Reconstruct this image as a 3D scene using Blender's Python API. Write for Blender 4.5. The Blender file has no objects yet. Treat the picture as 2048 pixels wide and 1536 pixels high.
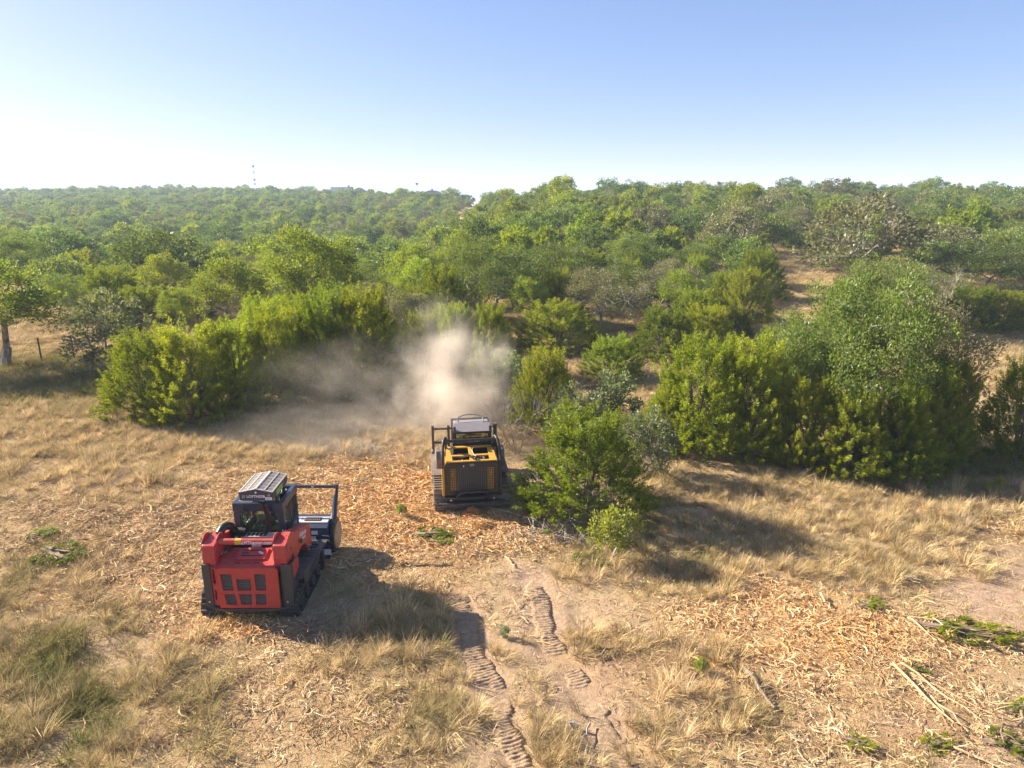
import bpy, bmesh, math, random
import numpy as np
from mathutils import Vector, Matrix, Euler
from mathutils.geometry import tessellate_polygon

R = math.radians
S = bpy.context.scene
COL = S.collection
rng = np.random.default_rng(7)
random.seed(7)

# ------------------------------------------------------------------ camera, sky, sun, exposure
CAM_H, PITCH, FPX = 8.6, 15.7, 1365.0
cam_data = bpy.data.cameras.new('camera')
cam_data.sensor_width = 36.0
cam_data.lens = 24.0
cam_data.clip_start = 0.1
cam_data.clip_end = 6000
cam = bpy.data.objects.new('camera', cam_data)
COL.objects.link(cam)
cam.location = (0, 0, CAM_H)
cam.rotation_euler = (R(90 - PITCH), 0, 0)
S.camera = cam

SUN_EL, SUN_AZ = 27.5, -69.0          # azimuth measured from +Y, negative towards -X
world = bpy.data.worlds.new('World')
S.world = world
world.use_nodes = True
wn = world.node_tree
for n in list(wn.nodes):
    wn.nodes.remove(n)
w_out = wn.nodes.new('ShaderNodeOutputWorld')
w_bg = wn.nodes.new('ShaderNodeBackground')
w_sky = wn.nodes.new('ShaderNodeTexSky')
w_sky.sky_type = 'NISHITA'
w_sky.sun_disc = False
w_sky.sun_elevation = R(SUN_EL)
w_sky.sun_rotation = R(SUN_AZ)
w_sky.altitude = 300
w_sky.air_density = 0.7
w_sky.dust_density = 0.9
w_sky.ozone_density = 2.6
w_bg.inputs['Strength'].default_value = 0.1
w_hs = wn.nodes.new('ShaderNodeHueSaturation')
w_hs.inputs['Saturation'].default_value = 1.18
wn.links.new(w_sky.outputs[0], w_hs.inputs['Color'])
w_gm = wn.nodes.new('ShaderNodeGamma')          # a hazy sky: flatter than a clean one
w_gm.inputs[1].default_value = 0.62
w_tn = wn.nodes.new('ShaderNodeMix')
w_tn.data_type = 'RGBA'
w_tn.blend_type = 'MULTIPLY'
w_tn.inputs['Factor'].default_value = 1.0
w_tn.inputs['B'].default_value = (1.05, 0.98, 1.15, 1)
wn.links.new(w_hs.outputs[0], w_gm.inputs[0])
wn.links.new(w_gm.outputs[0], w_tn.inputs['A'])
wn.links.new(w_tn.outputs['Result'], w_bg.inputs[0])
wn.links.new(w_bg.outputs[0], w_out.inputs[0])

sun_data = bpy.data.lights.new('sun', 'SUN')
sun_data.energy = 4.8
sun_data.angle = R(0.5)
sun_data.color = (1.0, 0.91, 0.76)
sun = bpy.data.objects.new('sun', sun_data)
COL.objects.link(sun)
sd = Vector((math.sin(R(SUN_AZ)) * math.cos(R(SUN_EL)), math.cos(R(SUN_AZ)) * math.cos(R(SUN_EL)), math.sin(R(SUN_EL))))
sun.rotation_euler = sd.to_track_quat('Z', 'Y').to_euler()

S.view_settings.view_transform = 'Standard'
S.view_settings.look = 'None'
S.view_settings.exposure = 1.68
S.view_settings.gamma = 1.0
S.view_settings.use_curve_mapping = False
cy = S.cycles
cy.max_bounces = 7
cy.diffuse_bounces = 3
cy.glossy_bounces = 3
cy.transmission_bounces = 5
cy.transparent_max_bounces = 12
cy.volume_bounces = 2
cy.volume_step_rate = 1.0
cy.use_denoising = True
cy.denoising_prefilter = 'ACCURATE'
cy.denoising_input_passes = 'RGB_ALBEDO_NORMAL'
cy.sample_clamp_indirect = 6

# ------------------------------------------------------------------ noise and terrain
def vnoise(x, y, seed=0):
    x = np.asarray(x, float); y = np.asarray(y, float)
    xi = np.floor(x).astype(np.int64); yi = np.floor(y).astype(np.int64)
    fx = x - xi; fy = y - yi
    fx = fx * fx * (3 - 2 * fx); fy = fy * fy * (3 - 2 * fy)
    def hsh(a, b):
        n = (a * 374761393 + b * 668265263 + seed * 1442695041) & 0x7fffffff
        n = ((n ^ (n >> 13)) * 1274126177) & 0x7fffffff
        return ((n ^ (n >> 16)) & 0xffff) / 65535.0
    a = hsh(xi, yi); b = hsh(xi + 1, yi); c = hsh(xi, yi + 1); d = hsh(xi + 1, yi + 1)
    return (a + (b - a) * fx) * (1 - fy) + (c + (d - c) * fx) * fy

def fbm(x, y, seed=0, octv=4):
    s, a, f, t = 0, 1.0, 1.0, 0
    for o in range(octv):
        s = s + a * vnoise(x * f, y * f, seed + o * 17); t += a; a *= 0.5; f *= 2.03
    return s / t

def sstep(a, b, x):
    t = np.clip((np.asarray(x, float) - a) / (b - a), 0, 1)
    return t * t * (3 - 2 * t)

def ground_z(x, y):
    x = np.asarray(x, float); y = np.asarray(y, float)
    yy = np.maximum(y, 1.0)
    a = x / yy
    # right: a long slope up to a ridge; left: a shallow valley and a far ridge
    right = 0.039 * np.clip(y - 38, 0, 128) - 0.05 * np.clip(y - 240, 0, 500) * sstep(240, 290, y)
    yc = np.interp(a, [-0.85, -0.5, -0.3, -0.1, 0.1], [520, 500, 430, 300, 260])
    zc = np.interp(a, [-0.85, -0.72, -0.55, -0.4, -0.25, -0.12, 0.0], [5.0, 5.6, 7.4, 7.6, 5.4, 3.8, 3.6])
    t = np.clip((y - 140) / (yc - 140), 0, 1)
    left = -4.5 * sstep(35, 140, y) + (zc + 4.5) * (t * (0.65 + 0.35 * t)) - 0.04 * np.clip(y - yc - 40, 0, 900)
    w = sstep(-0.13, 0.03, a)
    z = left * (1 - w) + right * w
    far = sstep(30, 70, y)
    z = z + far * (fbm(x / 26, y / 26, 3, 3) - 0.5) * 1.1
    near = 1 - sstep(40, 90, np.hypot(x, y - 15))
    z = z + (fbm(x / 3.1, y / 3.1, 5, 3) - 0.5) * 0.12 * near
    z = z + (fbm(x / 0.42, y / 0.42, 9, 3) - 0.5) * 0.085 * near
    return z

CP, SP = math.cos(R(PITCH)), math.sin(R(PITCH))
def ray(px, py):
    u = (px - 1024) / FPX; v = (768 - py) / FPX
    return np.array([u, CP + v * SP, -SP + v * CP])

def gp(px, py):
    """ground point seen at a photograph pixel"""
    d = ray(px, py)
    t = np.concatenate([np.arange(6, 60, 0.05), np.arange(60, 1400, 0.4)])
    P = d[None, :] * t[:, None] + np.array([0, 0, CAM_H])
    below = P[:, 2] <= ground_z(P[:, 0], P[:, 1])
    k = int(np.argmax(below)) if below.any() else len(t) - 1
    p = P[k]
    return float(p[0]), float(p[1]), float(ground_z(p[0], p[1]))

def proj(x, y, z):
    x = np.asarray(x, float); y = np.asarray(y, float); z = np.asarray(z, float) - CAM_H
    dep = y * CP - z * SP
    up = y * SP + z * CP
    dep = np.maximum(dep, 0.01)
    return 1024 + FPX * x / dep, 768 - FPX * up / dep, dep

# ------------------------------------------------------------------ materials
MATS = {}
def nodes_of(name):
    m = bpy.data.materials.new(name)
    m.use_nodes = True
    nt = m.node_tree
    for n in list(nt.nodes):
        nt.nodes.remove(n)
    MATS[name] = m
    return m, nt, nt.nodes.new, nt.links.new

def rgb(c):
    return (c[0], c[1], c[2], 1.0)

def mat_paint(name, col, rough=0.45, dust=0.35, metal=0.0, wear=0.0, dustcol=(0.36, 0.27, 0.18), scale=6.0):
    m, nt, N, L = nodes_of(name)
    out = N('ShaderNodeOutputMaterial'); b = N('ShaderNodeBsdfPrincipled')
    tc = N('ShaderNodeTexCoord'); nz = N('ShaderNodeTexNoise'); nz.inputs['Scale'].default_value = scale; nz.inputs['Detail'].default_value = 7
    nz.inputs['Roughness'].default_value = 0.65
    L(tc.outputs['Object'], nz.inputs['Vector'])
    geo = N('ShaderNodeNewGeometry'); sep = N('ShaderNodeSeparateXYZ'); L(geo.outputs['Normal'], sep.inputs[0])
    r = N('ShaderNodeMapRange'); r.inputs['From Min'].default_value = 0.42; r.inputs['From Max'].default_value = 0.72
    nz2 = N('ShaderNodeTexNoise'); nz2.inputs['Scale'].default_value = scale * 9; nz2.inputs['Detail'].default_value = 5; nz2.inputs['Roughness'].default_value = 0.8
    mpz = N('ShaderNodeMapping'); mpz.inputs['Scale'].default_value = (1.0, 1.0, 0.3); L(tc.outputs['Object'], mpz.inputs[0]); L(mpz.outputs[0], nz2.inputs['Vector'])
    mxn = N('ShaderNodeMix'); mxn.inputs['Factor'].default_value = 0.38; L(nz.outputs['Fac'], mxn.inputs['A']); L(nz2.outputs['Fac'], mxn.inputs['B'])
    L(mxn.outputs['Result'], r.inputs['Value'])
    up = N('ShaderNodeMapRange'); up.inputs['From Min'].default_value = -0.3; up.inputs['From Max'].default_value = 1.0
    up.inputs['To Min'].default_value = 0.25; up.inputs['To Max'].default_value = 1.0
    L(sep.outputs['Z'], up.inputs['Value'])
    mu = N('ShaderNodeMath'); mu.operation = 'MULTIPLY'; L(r.outputs[0], mu.inputs[0]); L(up.outputs[0], mu.inputs[1])
    m2 = N('ShaderNodeMath'); m2.operation = 'MULTIPLY_ADD'; m2.inputs[1].default_value = dust; m2.inputs[2].default_value = dust * 0.22; m2.use_clamp = True
    L(mu.outputs[0], m2.inputs[0])
    mix = N('ShaderNodeMix'); mix.data_type = 'RGBA'; mix.inputs['A'].default_value = rgb(col); mix.inputs['B'].default_value = rgb(dustcol)
    L(m2.outputs[0], mix.inputs['Factor'])
    L(mix.outputs['Result'], b.inputs['Base Color'])
    rr = N('ShaderNodeMapRange'); rr.inputs['To Min'].default_value = rough; rr.inputs['To Max'].default_value = min(1, rough + 0.4)
    L(m2.outputs[0], rr.inputs['Value']); L(rr.outputs[0], b.inputs['Roughness'])
    b.inputs['Metallic'].default_value = metal
    bp = N('ShaderNodeBump'); bp.inputs['Strength'].default_value = 0.12; bp.inputs['Distance'].default_value = 0.01
    L(nz.outputs['Fac'], bp.inputs['Height']); L(bp.outputs[0], b.inputs['Normal'])
    L(b.outputs[0], out.inputs['Surface'])
    return m

def mat_leaf(name, ca, cb, var=0.35, trans=0.4, instancer=False):
    """leaf colour between ca and cb: varies per leaf (mesh attribute 'v') and per plant"""
    m, nt, N, L = nodes_of(name)
    out = N('ShaderNodeOutputMaterial')
    at = N('ShaderNodeAttribute'); at.attribute_name = 'v'
    oi = N('ShaderNodeObjectInfo')
    mix = N('ShaderNodeMix'); mix.data_type = 'RGBA'; mix.inputs['A'].default_value = rgb(ca); mix.inputs['B'].default_value = rgb(cb)
    L(at.outputs['Fac'], mix.inputs['Factor'])
    hs = N('ShaderNodeHueSaturation')
    mh = N('ShaderNodeMapRange'); mh.inputs['To Min'].default_value = 0.484; mh.inputs['To Max'].default_value = 0.516
    mv = N('ShaderNodeMapRange'); mv.inputs['To Min'].default_value = 1 - var; mv.inputs['To Max'].default_value = 1 + var
    wnz = N('ShaderNodeTexWhiteNoise'); wnz.noise_dimensions = '1D'
    L(oi.outputs['Random'], mh.inputs['Value']); L(oi.outputs['Random'], wnz.inputs['W']); L(wnz.outputs['Value'], mv.inputs['Value'])
    L(mh.outputs[0], hs.inputs['Hue']); L(mv.outputs[0], hs.inputs['Value'])
    L(mix.outputs['Result'], hs.inputs['Color'])
    d = N('ShaderNodeBsdfDiffuse'); t = N('ShaderNodeBsdfTranslucent'); g = N('ShaderNodeBsdfGlossy'); g.inputs['Roughness'].default_value = 0.45
    L(hs.outputs[0], d.inputs['Color'])
    br = N('ShaderNodeMix'); br.data_type = 'RGBA'; br.blend_type = 'MULTIPLY'; br.inputs['Factor'].default_value = 1.0
    br.inputs['B'].default_value = (1.25, 1.3, 0.6, 1); L(hs.outputs[0], br.inputs['A']); L(br.outputs['Result'], t.inputs['Color'])
    s = N('ShaderNodeMixShader'); s.inputs[0].default_value = trans; L(d.outputs[0], s.inputs[1]); L(t.outputs[0], s.inputs[2])
    s2 = N('ShaderNodeMixShader'); s2.inputs[0].default_value = 0.025; L(s.outputs[0], s2.inputs[1]); L(g.outputs[0], s2.inputs[2])
    L(s2.outputs[0], out.inputs['Surface'])
    return m

def mat_tint(name, trans=0.3, dim=1.0):
    """blade, chip or straw: colour from the scattered point's own 'tint', varied along the mesh by 'v'"""
    m, nt, N, L = nodes_of(name)
    out = N('ShaderNodeOutputMaterial')
    at = N('ShaderNodeAttribute'); at.attribute_name = 'tint'; at.attribute_type = 'INSTANCER'
    av = N('ShaderNodeAttribute'); av.attribute_name = 'v'
    mv = N('ShaderNodeMapRange'); mv.inputs['To Min'].default_value = 0.62 * dim; mv.inputs['To Max'].default_value = 1.38 * dim
    L(av.outputs['Fac'], mv.inputs['Value'])
    hs = N('ShaderNodeHueSaturation'); L(at.outputs['Color'], hs.inputs['Color']); L(mv.outputs[0], hs.inputs['Value'])
    d = N('ShaderNodeBsdfDiffuse'); L(hs.outputs[0], d.inputs['Color'])
    if trans > 0:
        t = N('ShaderNodeBsdfTranslucent'); L(hs.outputs[0], t.inputs['Color'])
        s = N('ShaderNodeMixShader'); s.inputs[0].default_value = trans; L(d.outputs[0], s.inputs[1]); L(t.outputs[0], s.inputs[2])
        L(s.outputs[0], out.inputs['Surface'])
    else:
        L(d.outputs[0], out.inputs['Surface'])
    return m

def mat_bark(name, ca, cb, scale=9):
    m, nt, N, L = nodes_of(name)
    out = N('ShaderNodeOutputMaterial'); b = N('ShaderNodeBsdfPrincipled'); b.inputs['Roughness'].default_value = 0.9
    tc = N('ShaderNodeTexCoord'); mp = N('ShaderNodeMapping'); mp.inputs['Scale'].default_value = (1, 1, 0.25)
    nz = N('ShaderNodeTexNoise'); nz.inputs['Scale'].default_value = scale; nz.inputs['Detail'].default_value = 6
    L(tc.outputs['Object'], mp.inputs[0]); L(mp.outputs[0], nz.inputs['Vector'])
    cr = N('ShaderNodeValToRGB'); cr.color_ramp.elements[0].position = 0.35; cr.color_ramp.elements[1].position = 0.68
    cr.color_ramp.elements[0].color = rgb(ca); cr.color_ramp.elements[1].color = rgb(cb)
    L(nz.outputs['Fac'], cr.inputs[0]); L(cr.outputs[0], b.inputs['Base Color'])
    bp = N('ShaderNodeBump'); bp.inputs['Strength'].default_value = 0.6; bp.inputs['Distance'].default_value = 0.03
    L(nz.outputs['Fac'], bp.inputs['Height']); L(bp.outputs[0], b.inputs['Normal'])
    L(b.outputs[0], out.inputs['Surface'])
    return m

def mat_glass(name, tint, gloss=0.12):
    m, nt, N, L = nodes_of(name)
    out = N('ShaderNodeOutputMaterial')
    t = N('ShaderNodeBsdfTransparent'); t.inputs['Color'].default_value = rgb(tint)
    g = N('ShaderNodeBsdfGlossy'); g.inputs['Roughness'].default_value = 0.06; g.inputs['Color'].default_value = (0.9, 0.95, 0.92, 1)
    d = N('ShaderNodeBsdfDiffuse'); d.inputs['Color'].default_value = (0.3, 0.27, 0.2, 1)
    tc = N('ShaderNodeTexCoord'); nz = N('ShaderNodeTexNoise'); nz.inputs['Scale'].default_value = 4; nz.inputs['Detail'].default_value = 5
    L(tc.outputs['Object'], nz.inputs['Vector'])
    r = N('ShaderNodeMapRange'); r.inputs['From Min'].default_value = 0.4; r.inputs['From Max'].default_value = 0.8; r.inputs['To Max'].default_value = 0.15
    L(nz.outputs['Fac'], r.inputs['Value'])
    s = N('ShaderNodeMixShader'); s.inputs[0].default_value = gloss; L(t.outputs[0], s.inputs[1]); L(g.outputs[0], s.inputs[2])
    s2 = N('ShaderNodeMixShader'); L(r.outputs[0], s2.inputs[0]); L(s.outputs[0], s2.inputs[1]); L(d.outputs[0], s2.inputs[2])
    L(s2.outputs[0], out.inputs['Surface'])
    return m

def mat_ground():
    m, nt, N, L = nodes_of('dry_ground')
    out = N('ShaderNodeOutputMaterial'); b = N('ShaderNodeBsdfPrincipled'); b.inputs['Roughness'].default_value = 0.95
    b.inputs['Specular IOR Level'].default_value = 0.1
    geo = N('ShaderNodeNewGeometry')
    zone = N('ShaderNodeAttribute'); zone.attribute_name = 'zone'
    sp = N('ShaderNodeSeparateColor'); L(zone.outputs['Color'], sp.inputs[0])
    def noise(sc, det=6, ro=0.6):
        n = N('ShaderNodeTexNoise'); n.inputs['Scale'].default_value = sc; n.inputs['Detail'].default_value = det; n.inputs['Roughness'].default_value = ro
        L(geo.outputs['Position'], n.inputs['Vector']); return n
    def ramp(fac, p0, c0, p1, c1):
        r = N('ShaderNodeValToRGB'); e = r.color_ramp.elements
        e[0].position, e[0].color, e[1].position, e[1].color = p0, rgb(c0), p1, rgb(c1)
        L(fac, r.inputs[0]); return r
    def mix(f, a, c):
        x = N('ShaderNodeMix'); x.data_type = 'RGBA'; L(f, x.inputs['Factor']); L(a, x.inputs['A']); L(c, x.inputs['B']); return x.outputs['Result']
    nf = noise(11, 9, 0.72); nm = noise(1.3, 7, 0.6); nb = noise(0.09, 5, 0.6); nv = noise(45, 5, 0.7)
    grass = ramp(nf.outputs['Fac'], 0.34, (0.20, 0.135, 0.07), 0.66, (0.52, 0.39, 0.22))
    far_g = ramp(nb.outputs['Fac'], 0.35, (0.47, 0.31, 0.16), 0.65, (0.60, 0.43, 0.25))
    soil = ramp(nf.outputs['Fac'], 0.30, (0.32, 0.205, 0.13), 0.68, (0.56, 0.385, 0.265))
    mulch = ramp(nv.outputs['Fac'], 0.36, (0.26, 0.13, 0.05), 0.64, (0.66, 0.40, 0.18))
    c = mix(nm.outputs['Fac'], grass.outputs[0], far_g.outputs[0])
    c = mix(sp.outputs['Green'], c, soil.outputs[0])
    c = mix(sp.outputs['Red'], c, mulch.outputs[0])
    L(c, b.inputs['Base Color'])
    ad = N('ShaderNodeMath'); ad.operation = 'ADD'; L(nf.outputs['Fac'], ad.inputs[0]); L(nv.outputs['Fac'], ad.inputs[1])
    bp = N('ShaderNodeBump'); bp.inputs['Strength'].default_value = 0.9; bp.inputs['Distance'].default_value = 0.05
    L(ad.outputs[0], bp.inputs['Height']); L(bp.outputs[0], b.inputs['Normal'])
    L(b.outputs[0], out.inputs['Surface'])
    return m

mat_ground()
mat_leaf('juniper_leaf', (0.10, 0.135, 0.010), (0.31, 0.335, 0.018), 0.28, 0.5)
mat_leaf('oak_leaf', (0.075, 0.115, 0.022), (0.22, 0.265, 0.06), 0.3, 0.42)
mat_leaf('elm_leaf', (0.13, 0.17, 0.02), (0.33, 0.36, 0.05), 0.22, 0.48)
mat_leaf('shrub_leaf', (0.14, 0.17, 0.075), (0.30, 0.32, 0.17), 0.2, 0.35)
mat_leaf('bright_leaf', (0.21, 0.25, 0.03), (0.40, 0.42, 0.09), 0.1, 0.45)
mat_bark('grey_bark', (0.10, 0.09, 0.075), (0.38, 0.34, 0.30))
mat_bark('brown_bark', (0.10, 0.065, 0.04), (0.27, 0.19, 0.13))
mat_leaf('grey_leaf', (0.13, 0.125, 0.06), (0.27, 0.255, 0.14), 0.22, 0.35)
mat_bark('pale_twig', (0.22, 0.19, 0.15), (0.42, 0.37, 0.30))
mat_bark('fresh_wood', (0.42, 0.24, 0.11), (0.68, 0.46, 0.26), 14)
mat_bark('dead_wood', (0.12, 0.08, 0.05), (0.33, 0.24, 0.16), 12)
mat_tint('grass_blade', 0.35)
mat_tint('wood_shred', 0.0)
mat_paint('red_paint', (0.47, 0.015, 0.020), 0.40, 0.36, scale=5)
mat_paint('navy_paint', (0.016, 0.032, 0.075), 0.42, 0.10)
mat_paint('cab_blue', (0.022, 0.038, 0.07), 0.34, 0.06)
mat_paint('slate_paint', (0.032, 0.036, 0.058), 0.5, 0.12)
mat_paint('yellow_paint', (0.60, 0.30, 0.012), 0.42, 0.35)
mat_paint('black_paint', (0.012, 0.012, 0.014), 0.45, 0.14)
mat_paint('dark_grey_paint', (0.036, 0.035, 0.037), 0.55, 0.22)
mat_paint('grille_grey', (0.085, 0.083, 0.08), 0.5, 0.3)
mat_paint('grey_paint', (0.23, 0.21, 0.22), 0.5, 0.4)
mat_paint('light_grey_paint', (0.55, 0.52, 0.50), 0.5, 0.3)
mat_paint('filter_mesh', (0.15, 0.125, 0.11), 0.8, 0.5)
mat_paint('dusty_steel', (0.13, 0.10, 0.10), 0.6, 0.7, 0.3)
mat_paint('rubber', (0.02, 0.019, 0.018), 0.85, 0.3)
mat_paint('dusty_rubber', (0.10, 0.085, 0.075), 0.9, 0.8)
mat_paint('hose_black', (0.014, 0.014, 0.015), 0.4, 0.15)
mat_paint('bolt_steel', (0.5, 0.48, 0.45), 0.35, 0.2, 0.8)
mat_paint('cream_plastic', (0.58, 0.52, 0.42), 0.5, 0.3)
mat_paint('sticker_white', (0.72, 0.72, 0.76), 0.5, 0.12)
mat_paint('sticker_green', (0.22, 0.42, 0.08), 0.5, 0.15)
mat_paint('sticker_yellow', (0.65, 0.36, 0.02), 0.5, 0.15)
mat_paint('sticker_red', (0.55, 0.03, 0.05), 0.5, 0.1)
mat_paint('sticker_ink', (0.12, 0.12, 0.15), 0.5, 0.1)
mat_paint('tan_plate', (0.42, 0.29, 0.17), 0.7, 0.5)
mat_paint('seat_vinyl', (0.05, 0.065, 0.055), 0.6, 0.3)
mat_paint('skin', (0.42, 0.22, 0.14), 0.6, 0.0)
mat_paint('shirt_cloth', (0.10, 0.16, 0.12), 0.9, 0.1)
mat_paint('hat_cloth', (0.03, 0.03, 0.035), 0.9, 0.1)
mat_paint('hair', (0.03, 0.02, 0.015), 0.8, 0.0)
mat_paint('roof_metal', (0.16, 0.19, 0.24), 0.6, 0.1)
mat_paint('house_wall', (0.50, 0.45, 0.38), 0.8, 0.1)
mat_glass('cab_glass', (0.84, 0.92, 0.80), 0.08)
mat_glass('smoked_glass', (0.55, 0.62, 0.58), 0.12)

# ------------------------------------------------------------------ mesh building
class MB:
    def __init__(self):
        self.v = []; self.f = []
    def add(self, vs, fs):
        o = len(self.v)
        self.v += [tuple(p) for p in vs]
        self.f += [tuple(i + o for i in f) for f in fs]
        return self
    def box(self, c, s, rot=None):
        x, y, z = s[0] / 2, s[1] / 2, s[2] / 2
        P = [Vector((a * x, b * y, d * z)) for a in (-1, 1) for b in (-1, 1) for d in (-1, 1)]
        if rot:
            M = Euler(rot).to_matrix(); P = [M @ p for p in P]
        return self.add([p + Vector(c) for p in P], [(0, 1, 3, 2), (4, 6, 7, 5), (0, 4, 5, 1), (2, 3, 7, 6), (0, 2, 6, 4), (1, 5, 7, 3)])
    def bx(self, x0, x1, y0, y1, z0, z1):
        return self.box(((x0 + x1) / 2, (y0 + y1) / 2, (z0 + z1) / 2), (x1 - x0, y1 - y0, z1 - z0))
    def prism(self, prof, axis, a, b, holes=()):
        """extrude a profile of 2D points along axis ('x': pts are (y,z), 'y': (x,z), 'z': (x,y)) from a to b"""
        def P(p, t):
            return (t, p[0], p[1]) if axis == 'x' else (p[0], t, p[1]) if axis == 'y' else (p[0], p[1], t)
        loops = [list(prof)] + [list(h) for h in holes]
        flat = [p for l in loops for p in l]
        tris = tessellate_polygon([[Vector((p[0], p[1], 0)) for p in l] for l in loops])
        n = len(flat)
        vs = [P(p, a) for p in flat] + [P(p, b) for p in flat]
        fs = [tuple(t) for t in tris] + [tuple(i + n for i in reversed(t)) for t in tris]
        o = 0
        for l in loops:
            k = len(l)
            for i in range(k):
                j = (i + 1) % k
                fs.append((o + i, o + j, o + j + n, o + i + n))
            o += k
        return self.add(vs, fs)
    def tube(self, pts, r, n=8, cap=True):
        pts = [Vector(p) for p in pts]
        rs = r if isinstance(r, (list, tuple)) else [r] * len(pts)
        vs = []; fs = []
        prev = None
        for i, p in enumerate(pts):
            d = (pts[min(i + 1, len(pts) - 1)] - pts[max(i - 1, 0)])
            d = d.normalized() if d.length > 1e-9 else Vector((0, 0, 1))
            u = prev if prev is not None else (Vector((1, 0, 0)) if abs(d.x) < 0.8 else Vector((0, 1, 0)))
            u = (u - d * u.dot(d)).normalized(); prev = u
            w = d.cross(u)
            for k in range(n):
                t = 2 * math.pi * k / n
                vs.append(p + (u * math.cos(t) + w * math.sin(t)) * rs[i])
        for i in range(len(pts) - 1):
            for k in range(n):
                k2 = (k + 1) % n
                fs.append((i * n + k, i * n + k2, (i + 1) * n + k2, (i + 1) * n + k))
        if cap:
            fs.append(tuple(reversed(range(n)))); fs.append(tuple(range((len(pts) - 1) * n, len(pts) * n)))
        return self.add(vs, fs)
    def cyl(self, c, axis, r, ln, n=20):
        a = {'x': Vector((1, 0, 0)), 'y': Vector((0, 1, 0)), 'z': Vector((0, 0, 1))}[axis]
        c = Vector(c)
        return self.tube([c - a * ln / 2, c + a * ln / 2], r, n)
    def mesh(self, name, mat, bevel=0.0, smooth=False):
        me = bpy.data.meshes.new(name)
        bm = bmesh.new()
        bv = [bm.verts.new(p) for p in self.v]
        for f in self.f:
            try:
                bm.faces.new([bv[i] for i in f])
            except ValueError:
                pass
        bmesh.ops.recalc_face_normals(bm, faces=bm.faces)
        if bevel > 0:
            es = [e for e in bm.edges if len(e.link_faces) == 2 and e.calc_face_angle(0) > R(35)]
            bmesh.ops.bevel(bm, geom=es, offset=bevel, segments=2, profile=0.6, affect='EDGES', clamp_overlap=True)
        if smooth:
            for f in bm.faces:
                f.smooth = True
            for e in bm.edges:
                if len(e.link_faces) == 2 and e.calc_face_angle(0) > R(40):
                    e.smooth = False
        bm.to_mesh(me); bm.free()
        me.materials.append(MATS[mat])
        return me
    def build(self, name, mat, parent=None, bevel=0.0, smooth=False, **kw):
        return link(name, self.mesh(name, mat, bevel, smooth), parent, **kw)

def link(name, data, parent=None, loc=None, rot=None, scale=None, label=None, cat=None, group=None, kind=None):
    o = bpy.data.objects.new(name, data)
    COL.objects.link(o)
    if parent is not None:
        o.parent = parent
    if loc is not None: o.location = loc
    if rot is not None: o.rotation_euler = rot
    if scale is not None: o.scale = scale
    return tag(o, label, cat, group, kind)

def tag(o, label=None, cat=None, group=None, kind=None):
    for k, v in (('label', label), ('category', cat), ('group', group), ('kind', kind)):
        if v: o[k] = v
    return o

def empty(name, loc, rz=0, **kw):
    o = link(name, None, None, loc=loc, rot=(0, 0, rz), **kw)
    o.empty_display_size = 0.2
    return o

def text(name, body, size, mat, parent, loc, rot, extrude=0.002, shear=0.0, bold=0.0):
    cu = bpy.data.curves.new(name, 'FONT')
    cu.body = body; cu.size = size; cu.extrude = extrude; cu.shear = shear; cu.offset = bold
    cu.align_x = 'CENTER'; cu.align_y = 'CENTER'; cu.resolution_u = 2
    tmp = bpy.data.objects.new('tmp', cu)
    me = bpy.data.meshes.new_from_object(tmp)
    bpy.data.objects.remove(tmp); bpy.data.curves.remove(cu)
    me.materials.clear(); me.materials.append(MATS[mat])
    return link(name, me, parent, loc=loc, rot=rot)

def np_mesh(name, verts, faces_flat, sizes, mats, mat_idx=None, v=None):
    me = bpy.data.meshes.new(name)
    verts = np.asarray(verts, np.float32)
    sizes = np.asarray(sizes, np.int32)
    me.vertices.add(len(verts)); me.vertices.foreach_set('co', verts.ravel())
    me.loops.add(len(faces_flat)); me.loops.foreach_set('vertex_index', np.asarray(faces_flat, np.int32))
    me.polygons.add(len(sizes))
    st = np.concatenate([[0], np.cumsum(sizes)[:-1]]).astype(np.int32)
    me.polygons.foreach_set('loop_start', st)
    for m in mats: me.materials.append(MATS[m])
    if mat_idx is not None:
        me.polygons.foreach_set('material_index', np.asarray(mat_idx, np.int32))
    if v is not None:
        a = me.attributes.new('v', 'FLOAT', 'FACE'); a.data.foreach_set('value', np.asarray(v, np.float32))
    me.update(calc_edges=True)
    return me

# ------------------------------------------------------------------ the setting: ground and haze
# zones of the ground, given by where they lie in the photograph's field (centre and radii projected to the ground)
MULCH = [(790, 1010, 150, 95, 1.0), (960, 1075, 150, 45, 1.0), (640, 960, 130, 50, .8), (250, 1090, 250, 120, .72), (420, 1030, 190, 90, .6),
         (420, 1230, 160, 50, .55), (480, 1255, 110, 30, .9), (1500, 1225, 190, 45, .75), (1720, 1270, 170, 60, .8), (1480, 1185, 130, 25, .6), (1500, 1330, 330, 80, .5), (1900, 1310, 190, 60, .6),
         (1850, 1430, 200, 90, .5), (560, 1420, 330, 110, .38), (1600, 1480, 300, 60, .45), (2040, 1040, 90, 60, .7), (690, 1130, 80, 30, .7), (770, 1130, 120, 45, .55), (850, 1170, 120, 40, .4)]
SOIL = [(1085, 1170, 60, 35, .9), (1090, 1260, 60, 75, .9), (950, 1280, 70, 90, .8), (1010, 1380, 70, 60, .7), (1170, 1370, 90, 50, .85), (1290, 1330, 110, 35, .75),
        (1200, 1450, 80, 70, .8), (1020, 1470, 60, 90, .6), (1180, 1250, 90, 50, .5), (1990, 1180, 90, 60, .95), (1980, 1250, 100, 40, .7), (1820, 1440, 110, 38, .95), (1400, 1030, 90, 30, .8),
        (2000, 1530, 120, 30, .6), (270, 1290, 70, 40, .5), (1230, 1500, 90, 60, .4), (1560, 1120, 60, 20, .3)]
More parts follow.
